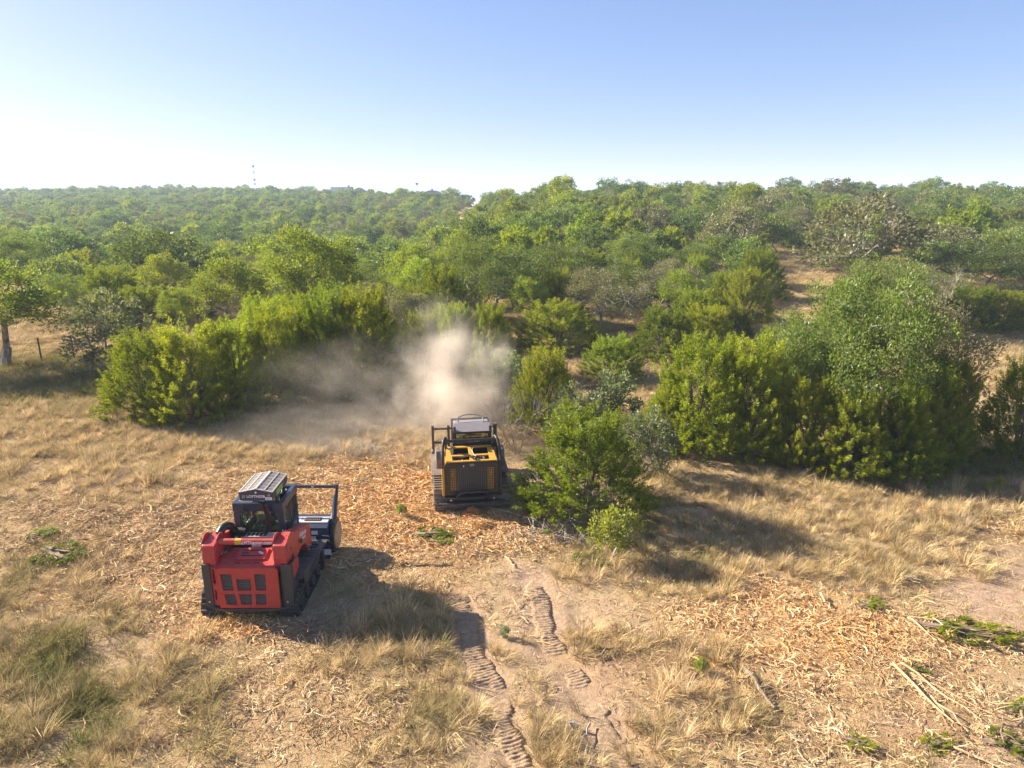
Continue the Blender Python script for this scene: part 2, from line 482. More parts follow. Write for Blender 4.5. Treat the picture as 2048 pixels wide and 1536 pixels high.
GREEN = [(120, 1400, 200, 170, .9), (60, 1230, 130, 90, .7), (330, 1420, 120, 110, .5), (90, 760, 160, 40, 1.0), (200, 790, 120, 40, .6), (60, 1100, 90, 50, .9), (1480, 1480, 120, 60, .3), (860, 1420, 150, 90, .35), (1400, 1090, 120, 50, .4), (1250, 1060, 120, 50, .6), (1950, 960, 120, 40, .6)]
TALL = [(120, 1400, 230, 190, 1.0), (100, 1180, 140, 90, .8), (330, 1400, 120, 130, .8), (420, 870, 470, 62, 1.0), (150, 940, 220, 60, .7), (100, 780, 190, 60, 1.0), (800, 1250, 110, 55, .9), (790, 1340, 170, 60, .6), (860, 1430, 110, 90, .75),
        (1420, 1100, 250, 70, .9), (1700, 1020, 330, 80, 1.0), (1650, 1130, 260, 50, .9), (1980, 930, 130, 50, 1.0), (1080, 1420, 60, 70, .8), (1020, 1310, 45, 40, .6), (1250, 1290, 120, 25, .5), (1400, 1320, 60, 40, .8),
        (1430, 1430, 110, 70, .7), (1100, 1510, 90, 50, .9), (1290, 1500, 110, 60, .7), (1300, 960, 80, 50, .8), (1500, 1420, 60, 60, .4), (700, 860, 180, 60, .8), (1240, 700, 150, 50, .9), (1990, 690, 120, 50, 1.0), (1290, 800, 70, 70, .9)]

def zone(defs, px, py, soft=0.55):
    w = np.zeros_like(px)
    for cx, cy_, rx, ry, a in defs:
        d = np.sqrt(((px - cx) / rx) ** 2 + ((py - cy_) / ry) ** 2)
        w = np.maximum(w, a * (1 - sstep(1 - soft, 1 + soft, d)))
    return w

def zones_at(x, y, z):
    px, py, dep = proj(x, y, z)
    wob = (fbm(np.asarray(x) / 1.4, np.asarray(y) / 1.4, 31, 3) - 0.5) * 130
    wob2 = (fbm(np.asarray(x) / 1.4, np.asarray(y) / 1.4, 57, 3) - 0.5) * 80
    return px + wob, py + wob2, dep

PRINTS = [([(905, 1180), (925, 1215), (938, 1262), (955, 1325), (985, 1385)], .62), ([(1062, 1160), (1078, 1205), (1092, 1255), (1118, 1320)], .60), ([(1125, 1325), (1150, 1350), (1172, 1392)], .52),
          ([(985, 1385), (1000, 1420), (1010, 1460), (1045, 1530), (1060, 1570)], .55), ([(1185, 1395), (1206, 1450), (1222, 1495)], .60), ([(1250, 1500), (1275, 1570)], .5), ([(968, 1320), (1010, 1395)], .35),
          ([(1150, 1215), (1190, 1275)], .35)]
def print_points():
    out = []
    for p, w in PRINTS:
        q = [gp(*a) for a in p]
        for a, b in zip(q[:-1], q[1:]):
            for t in np.linspace(0, 1, 14): out.append((a[0] + (b[0] - a[0]) * t, a[1] + (b[1] - a[1]) * t, w * .5))
    return np.array(out)
PRINT_PTS = print_points()

def make_ground():
    def axis(lo_f, hi_f, step, far_lo, far_hi, g):
        a = list(np.arange(lo_f, hi_f, step)); s = step; p = hi_f
        while p < far_hi:
            a.append(p); s *= g; p += s
        a.append(far_hi); s = step; p = lo_f - step; b = []
        while p > far_lo:
            b.append(p); s *= g; p -= s
        b.append(far_lo)
        return np.array(b[::-1] + a)
    xs = axis(-14.5, 14.5, 0.12, -1500, 1500, 1.07)
    ys = axis(7.0, 27.0, 0.12, -400, 2600, 1.045)
    X, Y = np.meshgrid(xs, ys)
    Z = ground_z(X, Y)
    nx, ny = len(xs), len(ys)
    V = np.stack([X.ravel(), Y.ravel(), Z.ravel()], 1)
    near = np.nonzero((np.abs(V[:, 0]) < 6) & (V[:, 1] > 6) & (V[:, 1] < 17))[0]
    dz = np.zeros(len(near))
    for a, b, r in PRINT_PTS:
        d = np.hypot(V[near, 0] - a, V[near, 1] - b); dz = np.maximum(dz, 1 - sstep(r * .8, r * 1.5, d))
    V[near, 2] -= .05 * dz
    i = np.arange(nx - 1)[None, :] + nx * np.arange(ny - 1)[:, None]
    F = np.stack([i, i + 1, i + 1 + nx, i + nx], -1).reshape(-1, 4)
    me = np_mesh('ground', V, F.ravel(), np.full(len(F), 4), ['dry_ground'])
    px, py, dep = zones_at(V[:, 0], V[:, 1], V[:, 2])
    m = zone(MULCH, px, py) * (dep < 45); s = zone(SOIL, px, py) * (dep < 45); g = zone(GREEN, px, py)
    infront = (V[:, 1] > 3)
    c = np.stack([m * infront, s * infront, g * infront, np.ones(len(V))], 1).astype(np.float32)
    a = me.attributes.new('zone', 'FLOAT_COLOR', 'POINT'); a.data.foreach_set('color', c.ravel())
    me.polygons.foreach_set('use_smooth', np.ones(len(F), bool))
    return link('ground', me, kind='structure')
make_ground()

def make_haze():
    mb = MB().bx(-1600, 1600, -410, 2700, -130, 42)
    m, nt, N, L = nodes_of('haze_air')
    out = N('ShaderNodeOutputMaterial'); pv = N('ShaderNodeVolumePrincipled')
    pv.inputs['Color'].default_value = (0.62, 0.80, 1.0, 1); pv.inputs['Density'].default_value = 0.0005; pv.inputs['Anisotropy'].default_value = 0.0
    L(pv.outputs[0], out.inputs['Volume'])
    mb.build('haze', 'haze_air', kind='stuff')
make_haze()

# ------------------------------------------------------------------ trees: mesh makers (each kind in a few variants)
def unit(v):
    return v / np.maximum(np.linalg.norm(v, axis=-1, keepdims=True), 1e-9)

def leaf_quads(c, d, n, L_, W_):
    s = unit(np.cross(d, n)) * (W_ / 2)[:, None]
    t = d * L_[:, None]
    bend = unit(np.cross(s, d)) * (L_ * 0.12)[:, None]
    return np.stack([c, c + 0.45 * t + s + bend, c + t, c + 0.45 * t - s + bend], 1).reshape(-1, 3)

def broad_crown(seed, H, W, n_clump, per, leaf, base=0.18, flat=0.62, tight=1.0, low=-0.35):
    """a spreading broadleaf crown: clumps of leaves at the ends of crooked limbs"""
    g = np.random.default_rng(seed)
    az = g.uniform(0, 2 * np.pi, n_clump); sz = g.uniform(low, 1, n_clump)
    inner = g.random(n_clump) < 0.22
    rad = np.where(inner, g.uniform(0.35, 0.7, n_clump), g.uniform(0.74, 1.0, n_clump))
    rad *= 0.8 + 0.35 * vnoise(az * 1.6, sz * 2.5, seed)
    ch = np.sqrt(1 - sz ** 2)
    zc = H * (base + (1 - base) * 0.42)
    C = np.stack([np.cos(az) * ch * rad * W * 0.43, np.sin(az) * ch * rad * W * 0.43, zc + sz * rad * H * (1 - base) * 0.5], 1)
    C[:, 2] = np.maximum(C[:, 2], H * base * 0.55)
    # leaves
    nl = n_clump * per
    ci = np.repeat(np.arange(n_clump), per)
    size = g.uniform(0.055, 0.125, n_clump) * W * tight
    q = unit(g.normal(size=(nl, 3))) * (g.random(nl) ** 0.42)[:, None]
    P = C[ci] + q * size[ci][:, None] * np.array([1, 1, flat])
    outw = unit(C - np.array([0, 0, zc * 0.7]))[ci]
    d = unit(q + 0.7 * outw + g.normal(size=(nl, 3)) * 0.6 + np.array([0, 0, 0.25]))
    n = unit(g.normal(size=(nl, 3)) + np.array([0, 0, 0.9]))
    Ls = leaf * g.uniform(0.7, 1.35, nl); Ws = Ls * g.uniform(0.45, 0.7, nl)
    V = leaf_quads(P, d, n, Ls, Ws)
    cv = g.random(n_clump)
    v = np.clip(0.55 * cv[ci] + 0.45 * g.random(nl), 0, 1)
    # limbs: every clump joins the nearest point of the skeleton grown so far
    lean = g.uniform(-0.05, 0.05, 2) * W
    top = np.array([lean[0], lean[1], H * base * 1.15])
    mb = MB(); r0 = 0.022 * H + 0.03
    base_pts = [(0, 0, -0.25), (lean[0] * .45, lean[1] * .45, H * base * .5), tuple(top)]
    mb.tube(base_pts, [r0 * 1.35, r0, r0 * 0.8], 7, cap=False)
    nodes = [(top, r0 * 0.75)]
    order = np.argsort(np.linalg.norm(C - top, axis=1))
    for k in order:
        D = [np.linalg.norm(C[k] - p) + (0.9 if r < 0.02 else 0) for p, r in nodes]
        j = int(np.argmin(D)); a, ra = nodes[j]
        mid = (a + C[k]) / 2 + g.normal(size=3) * D[j] * 0.10 + np.array([0, 0, D[j] * 0.06])
        r1 = max(ra * 0.68, 0.010); r2 = max(ra * 0.5, 0.008)
        mb.tube([a, mid, C[k]], [max(ra * 0.8, 0.012), r1, r2], 5, cap=False)
        nodes += [(mid, r1), (C[k], r2)]
    return V, v, mb, 4

def juniper_crown(seed, H, W, n_pl, per, leaf):
    """a bushy juniper: upright feathery plumes from the ground to a ragged top"""
    g = np.random.default_rng(seed)
    t = g.beta(1.05, 1.25, n_pl) * 0.84 + 0.02
    az = g.uniform(0, 2 * np.pi, n_pl)
    lob = 0.72 + 0.5 * vnoise(az * 1.3 + 9, t * 5, seed)
    prof = np.minimum(1, t / 0.14 + 0.7) * (1 - t ** 1.5) ** 0.62 * 1.0
    inside = np.where(g.random(n_pl) < 0.25, g.uniform(0.2, 0.6, n_pl), g.uniform(0.66, 0.86, n_pl))
    r = W * 0.5 * prof * lob * inside
    P0 = np.stack([np.cos(az) * r, np.sin(az) * r, t * H], 1)
    ax = unit(np.stack([np.cos(az) * (0.75 - 0.5 * t), np.sin(az) * (0.75 - 0.5 * t), 0.55 + 0.7 * t], 1) + g.normal(size=(n_pl, 3)) * 0.16)
    ln = g.uniform(0.09, 0.24, n_pl) * (0.5 * H + 0.5 * W) * np.where(t > 0.7, 1.1, 0.9)
    nl = n_pl * per; ci = np.repeat(np.arange(n_pl), per)
    s = g.random(nl) ** 0.8
    rnd = unit(g.normal(size=(nl, 3))); side = unit(rnd - ax[ci] * np.sum(rnd * ax[ci], 1, keepdims=True))
    thick = (0.145 * (1 - s) ** 0.8 + 0.018) * ln[ci]
    P = P0[ci] + ax[ci] * (s * ln[ci])[:, None] + side * (thick * g.random(nl) ** 0.5)[:, None]
    d = unit(ax[ci] * 0.8 + side * 0.75 + g.normal(size=(nl, 3)) * 0.22)
    n = unit(g.normal(size=(nl, 3)))
    Ls = leaf * g.uniform(0.7, 1.4, nl) * (1.15 - 0.4 * s); Ws = Ls * 0.3
    sd = unit(np.cross(d, n)) * (Ws / 2)[:, None]
    V = np.stack([P - sd, P + sd, P + d * Ls[:, None]], 1).reshape(-1, 3)
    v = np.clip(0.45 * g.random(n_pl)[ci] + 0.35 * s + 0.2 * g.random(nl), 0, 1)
    mb = MB()
    for k in range(6):
        a = g.uniform(0, 6.28); q = g.uniform(0.08, 0.22) * W
        mb.tube([(math.cos(a) * 0.04, math.sin(a) * 0.04, -0.15), (math.cos(a) * q * .5, math.sin(a) * q * .5, H * .3), (math.cos(a) * q, math.sin(a) * q, H * g.uniform(.5, .8))], [0.05, 0.035, 0.012], 5, cap=False)
    for k in range(14):
        i = int(g.integers(n_pl))
        mb.tube([(0, 0, P0[i, 2] * .55), tuple(P0[i] * np.array([.6, .6, .85])), tuple(P0[i])], [0.022, 0.016, 0.008], 4, cap=False)
    return V, v, mb, 3

def bare_branches(seed, H, W, n):
    g = np.random.default_rng(seed); mb = MB()
    def grow(p, d, ln, r, lev):
        q = p + d * ln * .5 + g.normal(size=3) * ln * .06; e = q + (d + g.normal(size=3) * .18) * ln * .5
        mb.tube([p, q, e], [r, r * .8, r * .5], 4 if lev < 2 else 3, cap=False)
        if lev < 3:
            for k in range(int(g.integers(2, 5))):
                nd = unit(d + g.normal(size=3) * 0.55 + np.array([0, 0, .12]))
                grow(q + (e - q) * g.random(), nd, ln * g.uniform(.45, .7), r * .55, lev + 1)
    for k in range(n):
        a = g.uniform(0, 6.28); d = unit(np.array([math.cos(a) * W / H * .55, math.sin(a) * W / H * .55, 1.0]) + g.normal(size=3) * .15)
        grow(np.array([math.cos(a) * .08, math.sin(a) * .08, -.08]), d, H * g.uniform(.45, .65), 0.016, 0)
    return mb

class Kind:
    pass
def kind_of(name, leaf_mat, bark, H, W, makers):
    k = Kind(); k.name = name; k.H = H; k.W = W; k.vars = []
    for V, v, mb, nv in makers:
        F = np.arange(len(V)); sz = np.full(len(V) // nv, nv)
        crown = np_mesh(name + '_crown', V, F, sz, [leaf_mat], v=v)
        trunk = mb.mesh(name + '_trunk', bark, smooth=True)
        k.vars.append((crown, trunk, V, v, nv, mb))
    k.leaf_mat = leaf_mat; k.bark = bark
    return k

KN = {
    'oak': kind_of('oak_tree', 'oak_leaf', 'grey_bark', 5.6, 6.6, [broad_crown(11 + i, 5.6, 6.6, 130, 190, 0.09, base=0.10, low=-.5) for i in range(4)]),
    'elm': kind_of('elm_tree', 'elm_leaf', 'grey_bark', 6.0, 4.6, [broad_crown(31 + i, 6.0, 4.6, 80, 190, 0.10, base=0.16, flat=0.85, tight=1.15) for i in range(3)]),
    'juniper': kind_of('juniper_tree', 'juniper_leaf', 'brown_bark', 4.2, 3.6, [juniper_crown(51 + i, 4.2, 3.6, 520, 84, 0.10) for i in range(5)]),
    'shrub': kind_of('leafy_shrub', 'shrub_leaf', 'pale_twig', 2.6, 2.4, [broad_crown(71 + i, 2.6, 2.4, 60, 75, 0.095, base=0.04, flat=1.0, tight=1.15, low=-0.7) for i in range(3)]),
    'grey': kind_of('grey_oak', 'grey_leaf', 'grey_bark', 5.6, 6.6, [broad_crown(81 + i, 5.6, 6.6, 95, 150, 0.09, base=0.14) for i in range(2)]),
    'bright': kind_of('leafy_shrub', 'bright_leaf', 'pale_twig', 1.5, 1.5, [broad_crown(91, 1.5, 1.5, 44, 55, 0.075, base=0.03, flat=1.5, tight=1.0, low=-.25)]),
}
LOD = {
    'oak': kind_of('far_oak', 'oak_leaf', 'grey_bark', 5.6, 6.6, [broad_crown(111 + i, 5.6, 6.6, 84, 58, 0.22, base=0.05, low=-.6) for i in range(4)]),
    'elm': kind_of('far_elm', 'elm_leaf', 'grey_bark', 6.0, 4.6, [broad_crown(131 + i, 6.0, 4.6, 70, 50, 0.22, base=0.12, flat=0.85, tight=1.15) for i in range(3)]),
    'grey': kind_of('far_grey_oak', 'grey_leaf', 'grey_bark', 5.6, 6.6, [broad_crown(181 + i, 5.6, 6.6, 70, 44, 0.22, base=0.1) for i in range(2)]),
    'juniper': kind_of('far_juniper', 'juniper_leaf', 'brown_bark', 4.2, 3.6, [juniper_crown(151 + i, 4.2, 3.6, 130, 34, 0.34) for i in range(4)]),
}
BARE = [bare_branches(171 + i, 2.4, 2.2, 9).mesh('bare_branches', 'pale_twig', smooth=True) for i in range(2)]
CATS = {'oak': 'tree', 'grey': 'tree', 'elm': 'tree', 'juniper': 'tree', 'shrub': 'shrub', 'bright': 'shrub', 'bare': 'shrub'}
NAMES = {'oak': 'oak_tree', 'grey': 'oak_tree', 'elm': 'elm_tree', 'juniper': 'juniper_tree', 'shrub': 'leafy_shrub', 'bright': 'leafy_shrub', 'bare': 'bare_shrub'}
ROUND = [0]

def plant(kind, x, y, z, H, W, label, group=None, lod=False, rz=None, var=None):
    ROUND[0] += 1
    rz = rng.uniform(0, 6.28) if rz is None else rz
    root = empty(NAMES[kind], (x, y, z - 0.03), rz, label=label, cat=CATS[kind], group=group)
    if kind == 'bare':
        link('branches', BARE[ROUND[0] % 2], root, scale=(W / 2.2, W / 2.2, H / 2.4))
        return root
    K = (LOD if lod and kind in LOD else KN)[kind]
    crown, trunk = K.vars[(ROUND[0] if var is None else var) % len(K.vars)][:2]
    sc = (W / K.W, W / K.W, H / K.H)
    link('trunk', trunk, root, scale=sc)
    link('crown', crown, root, scale=sc)
    return root

# trees and shrubs one can tell apart, near to far: kind, base pixel, top, width in the photograph, label
HAND = [
 ('elm', 8, 735, 520, 265, 'broad leafy oak with bare trunk cut by the left edge, beside the fence posts', 'the edge oak'),
 ('shrub', 235, 748, 575, 160, 'pale grey-green leaning shrub between the fence posts and the dark junipers', 'the leaning shrub'),
 ('juniper', 300, 828, 640, 160, 'dark bushy juniper at the left end of the row behind the dry grass', None),
 ('juniper', 395, 838, 618, 180, 'widest dark juniper of the row left of the dust, twiggy at its foot', 'the dark junipers'),
 ('juniper', 480, 818, 615, 160, 'dark juniper next right of the widest one in the row behind the grass', None),
 ('juniper', 572, 805, 585, 150, 'juniper at the left edge of the thin drifting dust', None),
 ('juniper', 655, 800, 555, 160, 'tall juniper standing in the brown drifting dust', 'the dusty junipers'),
 ('elm', 640, 690, 452, 190, 'tallest yellow-green elm left of the dust plume', 'the tall elm'),
 ('elm', 475, 675, 505, 150, 'light green rounded elm between the tall elm and the big left oak', 'the light elm'),
 ('elm', 405, 648, 562, 120, 'small elm with two thin bare stems behind the dark junipers', None),
 ('juniper', 735, 795, 540, 170, 'dark juniper directly left of the bright dust plume', None),
 ('juniper', 610, 770, 570, 140, 'juniper behind the thin drifting dust, under the tallest elm', None),
 ('juniper', 535, 760, 575, 140, 'juniper behind the right end of the dark row, under the light elm', None),
 ('oak', 695, 765, 560, 170, 'dark oak behind the tall juniper in the drifting dust', None),
 ('juniper', 795, 775, 640, 100, 'slim dark juniper touching the left side of the bright dust plume', None),
 ('shrub', 690, 800, 690, 80, 'small grey shrub half lost in the brown dust', None),
 ('shrub', 780, 790, 650, 90, 'grey-green shrub in front of the dark juniper by the plume', None),
 ('grey', 780, 720, 560, 170, 'grey oak behind the dusty junipers, above the plume left side', None),
 ('juniper', 850, 765, 600, 100, 'yellowish juniper seen through the top of the dust plume', 'the plume juniper'),
 ('juniper', 905, 745, 588, 100, 'second pale juniper over the dust plume, just left of the bright one', None),
 ('juniper', 978, 750, 588, 115, 'bright green pointed juniper standing just right of the plume top', 'the pointed juniper'),
 ('shrub', 1010, 810, 690, 100, 'grey-green loose shrub on the right side of the dust plume', None),
 ('shrub', 965, 790, 680, 70, 'small pale shrub inside the right flank of the dust plume', None),
 ('bare', 1035, 905, 775, 110, 'dry bare grey brush standing right of the yellow machine', None),
 ('bare', 990, 870, 790, 70, 'small bare brush behind the yellow machine in the dust', None),
 ('juniper', 1110, 700, 588, 165, 'wide low juniper with many upright tips in front of the dark oak', 'the wide juniper'),
 ('juniper', 1090, 850, 675, 135, 'bright juniper with one tall spike right of the plume', None),
 ('shrub', 1150, 880, 760, 120, 'grey-green shrub right behind the big juniper by the yellow machine', None),
 ('shrub', 1225, 860, 740, 110, 'grey-green shrub behind the big juniper, on its right', None),
 ('juniper', 1170, 1020, 790, 245, 'big bright juniper right beside the yellow machine', 'the big juniper'),
 ('shrub', 1290, 950, 800, 110, 'olive shrub between the big juniper and the large oak thicket', None),
 ('bright', 1225, 1120, 1008, 110, 'small lime green bush alone on the grass in front of the big juniper', None),
 ('juniper', 1225, 760, 660, 118, 'round bright juniper alone in the tan grass gap', 'the round juniper'),
 ('juniper', 1325, 720, 600, 130, 'bright juniper behind the tan gap, left one of a pair', None),
 ('juniper', 1410, 715, 595, 135, 'bright juniper behind the tan gap, right one of a pair', 'the paired junipers'),
 ('juniper', 1395, 895, 640, 200, 'tall bright juniper at the left front of the large oak thicket', None),
 ('juniper', 1335, 895, 760, 120, 'low juniper at the left foot of the large oak thicket', None),
 ('juniper', 1490, 910, 640, 180, 'bright juniper left of the pale limbed oak', None),
 ('oak', 1560, 890, 650, 190, 'grey-green oak between the bright juniper and the pale limbed oak', None),
 ('oak', 1715, 905, 525, 300, 'largest oak of the picture, pale bare limbs showing through its crown', 'the large oak'),
 ('grey', 1815, 890, 585, 250, 'greyish oak crown leaning against the right side of the largest oak', None),
 ('oak', 1625, 870, 605, 260, 'oak crown leaning against the left side of the largest oak', None),
 ('juniper', 1600, 930, 730, 150, 'dark low juniper at the front foot of the largest oak', None),
 ('juniper', 1690, 945, 750, 160, 'shaded juniper under the middle of the largest oak', None),
 ('juniper', 1780, 945, 740, 170, 'shaded juniper under the right half of the largest oak', None),
 ('juniper', 1875, 915, 680, 120, 'yellow-green juniper at the right flank of the largest oak', None),
 ('juniper', 1830, 930, 690, 160, 'low dark juniper at the right foot of the largest oak', None),
 ('juniper', 2035, 915, 690, 165, 'juniper cut by the right edge, alone in the grass', None),
 ('juniper', 1935, 662, 558, 115, 'juniper beside the right tan field, left one of three', None),
 ('juniper', 1995, 660, 570, 100, 'juniper beside the right tan field, middle one of three', None),
 ('juniper', 2052, 658, 575, 90, 'juniper beside the right tan field, at the picture edge', None),
 ('oak', 1955, 590, 475, 210, 'dark green broad oak above the right tan field', 'the field oak'),
 ('grey', 1835, 610, 520, 150, 'greyish oak behind the top of the largest oak', None),
 ('bare', 1870, 640, 540, 80, 'bare silvery brush right of the top of the largest oak', None),
 ('oak', 1105, 612, 483, 205, 'darkest broad oak with deep shade in the middle of the wood', 'the dark oak'),
 ('oak', 1030, 620, 500, 130, 'grey-green oak on the left shoulder of the darkest oak', None),
 ('grey', 1340, 625, 515, 145, 'dome-shaped grey oak behind the paired bright junipers', 'the dome oak'),
 ('oak', 1245, 640, 520, 130, 'grey oak between the darkest oak and the dome-shaped one', None),
 ('oak', 1440, 610, 540, 120, 'blue-green low oak beside the reddish clearing', None),
 ('oak', 330, 565, 452, 215, 'big rounded oak with dark limbs standing above the left wood', 'the big left oak'),
 ('oak', 60, 590, 460, 150, 'dark olive oak behind the edge oak', None),
 ('oak', 125, 640, 540, 120, 'low round oak by the grass gap near the left edge', None),
 ('juniper', 225, 640, 520, 120, 'dark juniper behind the leaning shrub', None),
 ('juniper', 300, 650, 560, 120, 'dark juniper under the big left oak', None),
 ('bare', 140, 650, 585, 70, 'grey dead brush by the grass gap near the left edge', None),
 ('oak', 1495, 490, 415, 110, 'dome oak with a bare trunk showing, left of two above the junipers', None),
 ('grey', 1575, 490, 410, 110, 'oak with grey dead limbs, right of two above the junipers', None),
 ('juniper', 1490, 558, 510, 62, 'compact round juniper at the left end of the reddish clearing', None),
 ('juniper', 1630, 510, 480, 58, 'low spreading juniper above the reddish clearing', None),
 ('juniper', 1688, 530, 498, 45, 'small juniper at the right end of the reddish clearing', None),
]
placed = []      # x, y, radius
landmarks = []   # x, y, px, short name
for kind, bx, by, top, wpx, label, short in HAND:
    x, y, z = gp(bx, by)
    t = np.linspace(0.2, 16, 400)
    _, pys, deps = proj(np.full_like(t, x), np.full_like(t, y), z + t)
    k = int(np.argmin(np.abs(pys - top))); H = float(t[k])
    W = wpx * float(deps[0]) / FPX
    if kind in ('oak', 'elm', 'shrub', 'grey'): W *= 1.12
    H *= 0.90 if kind == 'juniper' else 1.04
    if kind == 'juniper': W *= 1.12
    pl = plant(kind, x, y, z, H, W, label)
    if kind in ('juniper', 'shrub') and by > 690:      # dry twigs at the foot and through the crown
        link('dead_branches', BARE[len(placed) % 2], pl, scale=(W / 2.2 * .58, W / 2.2 * .58, H / 2.4 * .60))
    placed.append((x, y, W * 0.42))
    if short: landmarks.append((x, y, bx, short))

# ------------------------------------------------------------------ the rest of the wood
CLEAR = [(165, 660, 75, 42), (60, 720, 140, 45), (110, 780, 190, 50), (1240, 712, 120, 40), (1990, 695, 130, 38), (1580, 542, 105, 38), (1650, 520, 50, 16), (1505, 585, 35, 14), (1785, 445, 66, 22), (1760, 470, 40, 14),
         (1195, 585, 22, 12), (928, 428, 22, 16), (950, 404, 16, 10), (1290, 432, 22, 13), (1300, 455, 26, 9), (1050, 402, 50, 6), (1310, 800, 70, 60), (2010, 465, 40, 12), (1610, 390, 20, 5), (1570, 420, 20, 6)]
def in_clear(px, py):
    w = np.zeros(np.shape(px), bool)
    for cx, cy_, rx, ry in CLEAR:
        if cy_ < 640: rx, ry = rx * .82, ry * .78
        w |= ((px - cx) / rx) ** 2 + ((py - cy_) / ry) ** 2 < 1
    return w

cell = 6.0
grid = {}
def ok_spot(x, y, r):
    cx, cyy = int(x // cell), int(y // cell)
    for i in range(cx - 1, cx + 2):
        for j in range(cyy - 1, cyy + 2):
            for (a, b, q) in grid.get((i, j), ()):
                if (a - x) ** 2 + (b - y) ** 2 < (r + q) ** 2:
                    return False
    return True
def put_spot(x, y, r):
    grid.setdefault((int(x // cell), int(y // cell)), []).append((x, y, r))
for p in placed: put_spot(*p)

fill = []
g2 = np.random.default_rng(77)
NC = 140000
cy_r = 30 + 560 * g2.random(NC) ** 0.62
ca = g2.uniform(-0.92, 0.92, NC)
cx_r = ca * cy_r
cz_r = ground_z(cx_r, cy_r)
px_r, py_r, _ = proj(cx_r, cy_r, cz_r)
_, pm_r, _ = proj(cx_r, cy_r, cz_r + 3.0)
_, pm1_r, _ = proj(cx_r, cy_r, cz_r + 1.5)
_, pm2_r, _ = proj(cx_r, cy_r, cz_r + 4.6)
limit = np.interp(px_r, [-200, 120, 121, 520, 560, 800, 830, 1000, 1200, 1300, 1450, 1850, 1900, 2300], [560, 560, 650, 690, 755, 755, 720, 690, 685, 680, 680, 690, 610, 610])
right_side = sstep(-0.13, 0.03, ca)
keep = (py_r < limit) & ~in_clear(px_r, py_r) & ~in_clear(px_r, pm_r) & ~in_clear(px_r, pm1_r) & ~in_clear(px_r, pm2_r) & ~((right_side > .5) & (cy_r > 235)) & ~((cy_r > np.interp(ca, [-0.85, -0.5, -0.3, -0.1, 0.0], [560, 540, 470, 340, 300])))
idx = np.nonzero(keep)[0]
for i in idx:
    x, y = float(cx_r[i]), float(cy_r[i])
    patch = vnoise(x / 16, y / 16, 91)
    u = g2.random()
    dist = math.hypot(x, y)
    if right_side[i] > .5:
        kind = 'juniper' if u < (0.25 + 0.4 * (patch > .55)) else ('oak' if u < .93 else 'elm')
    elif dist < 170:
        kind = 'juniper' if u < (0.22 + 0.35 * (patch > .6)) else ('oak' if u < .72 else 'elm')
    else:
        kind = 'juniper' if u < (0.25 + 0.5 * (patch > .5)) else ('oak' if u < .86 else 'elm')
    if kind == 'oak' and g2.random() < .16: kind = 'grey'
    s = math.exp(min(g2.normal() * 0.27, .5))
    if kind == 'juniper':
        H, W = 3.4 * s, 3.3 * s * g2.uniform(.85, 1.3)
        if g2.random() < .3: H *= .6; W *= .75
    elif kind in ('oak', 'grey'):
        H, W = 4.9 * s, 5.8 * s * g2.uniform(.85, 1.2)
    else:
        H, W = 5.2 * s, 4.2 * s
    if right_side[i] < .5 and dist > 60: H *= 0.92
    dens = 0.40 if right_side[i] < .5 else 0.345
    if ok_spot(x, y, W * dens):
        put_spot(x, y, W * dens)
        fill.append((x, y, float(cz_r[i]), H, W, kind, dist))
fill.sort(key=lambda f: -f[3] * f[4] / f[6] ** 2)
vis = []
for f in fill:
    px, py, _ = proj(f[0], f[1], f[2] + f[3] * .7)
    vis.append(-90 < px < 2138)
N_NEAR = 300 - sum(1 for h in HAND if h[0] in ('oak', 'elm', 'juniper', 'grey'))
near, far_pts = [], []
for f, v in zip(fill, vis):
    if v and len(near) < N_NEAR: near.append(f)
    else: far_pts.append(f)

# each of the near ones gets a label by its look and the landmark it stands behind, counted from the left
byl = {}
for f in near:
    px, py, _ = proj(f[0], f[1], f[2])
    best = min(landmarks, key=lambda l: abs(l[2] - px) / 60 + abs(math.hypot(l[0], l[1]) - f[6]) / 25)
    where = 'behind' if f[6] > math.hypot(best[0], best[1]) + 2 else 'beside'
    size = 'tall' if f[3] > (5.4 if f[5] != 'juniper' else 3.7) else 'low' if f[3] < (4.3 if f[5] != 'juniper' else 2.6) else 'middling'
    depth = 'just' if f[6] < math.hypot(best[0], best[1]) + 22 else 'farther'
    if where == 'beside': depth = ''
    byl.setdefault((f[5], size, depth, where, best[3]), []).append((float(px), f))
ORD = ['first', 'second', 'third', 'fourth', 'fifth', 'sixth', 'seventh', 'eighth', 'ninth', 'tenth', 'eleventh', 'twelfth', 'thirteenth', 'fourteenth', 'fifteenth', 'sixteenth', 'seventeenth', 'eighteenth', 'nineteenth', 'twentieth',
       'twenty-first', 'twenty-second', 'twenty-third', 'twenty-fourth', 'twenty-fifth', 'twenty-sixth', 'twenty-seventh', 'twenty-eighth', 'twenty-ninth', 'thirtieth']
LOOK = {'oak': 'olive oak', 'grey': 'greyish oak', 'elm': 'light green elm', 'juniper': 'spiky juniper'}
for key, lst in byl.items():
    lst.sort(key=lambda a: a[0])
    for n, (px, f) in enumerate(lst):
        kind, size, depth, where, short = key
        what = f'{size} {LOOK[kind]} {depth} {where} {short}'.replace('  ', ' ')
        label = what if len(lst) == 1 else f'{what}, {ORD[min(n, 29)]} from the left'
        plant(kind, f[0], f[1], f[2], f[3], f[4], label, group='trees of the wood', lod=f[6] > 62)

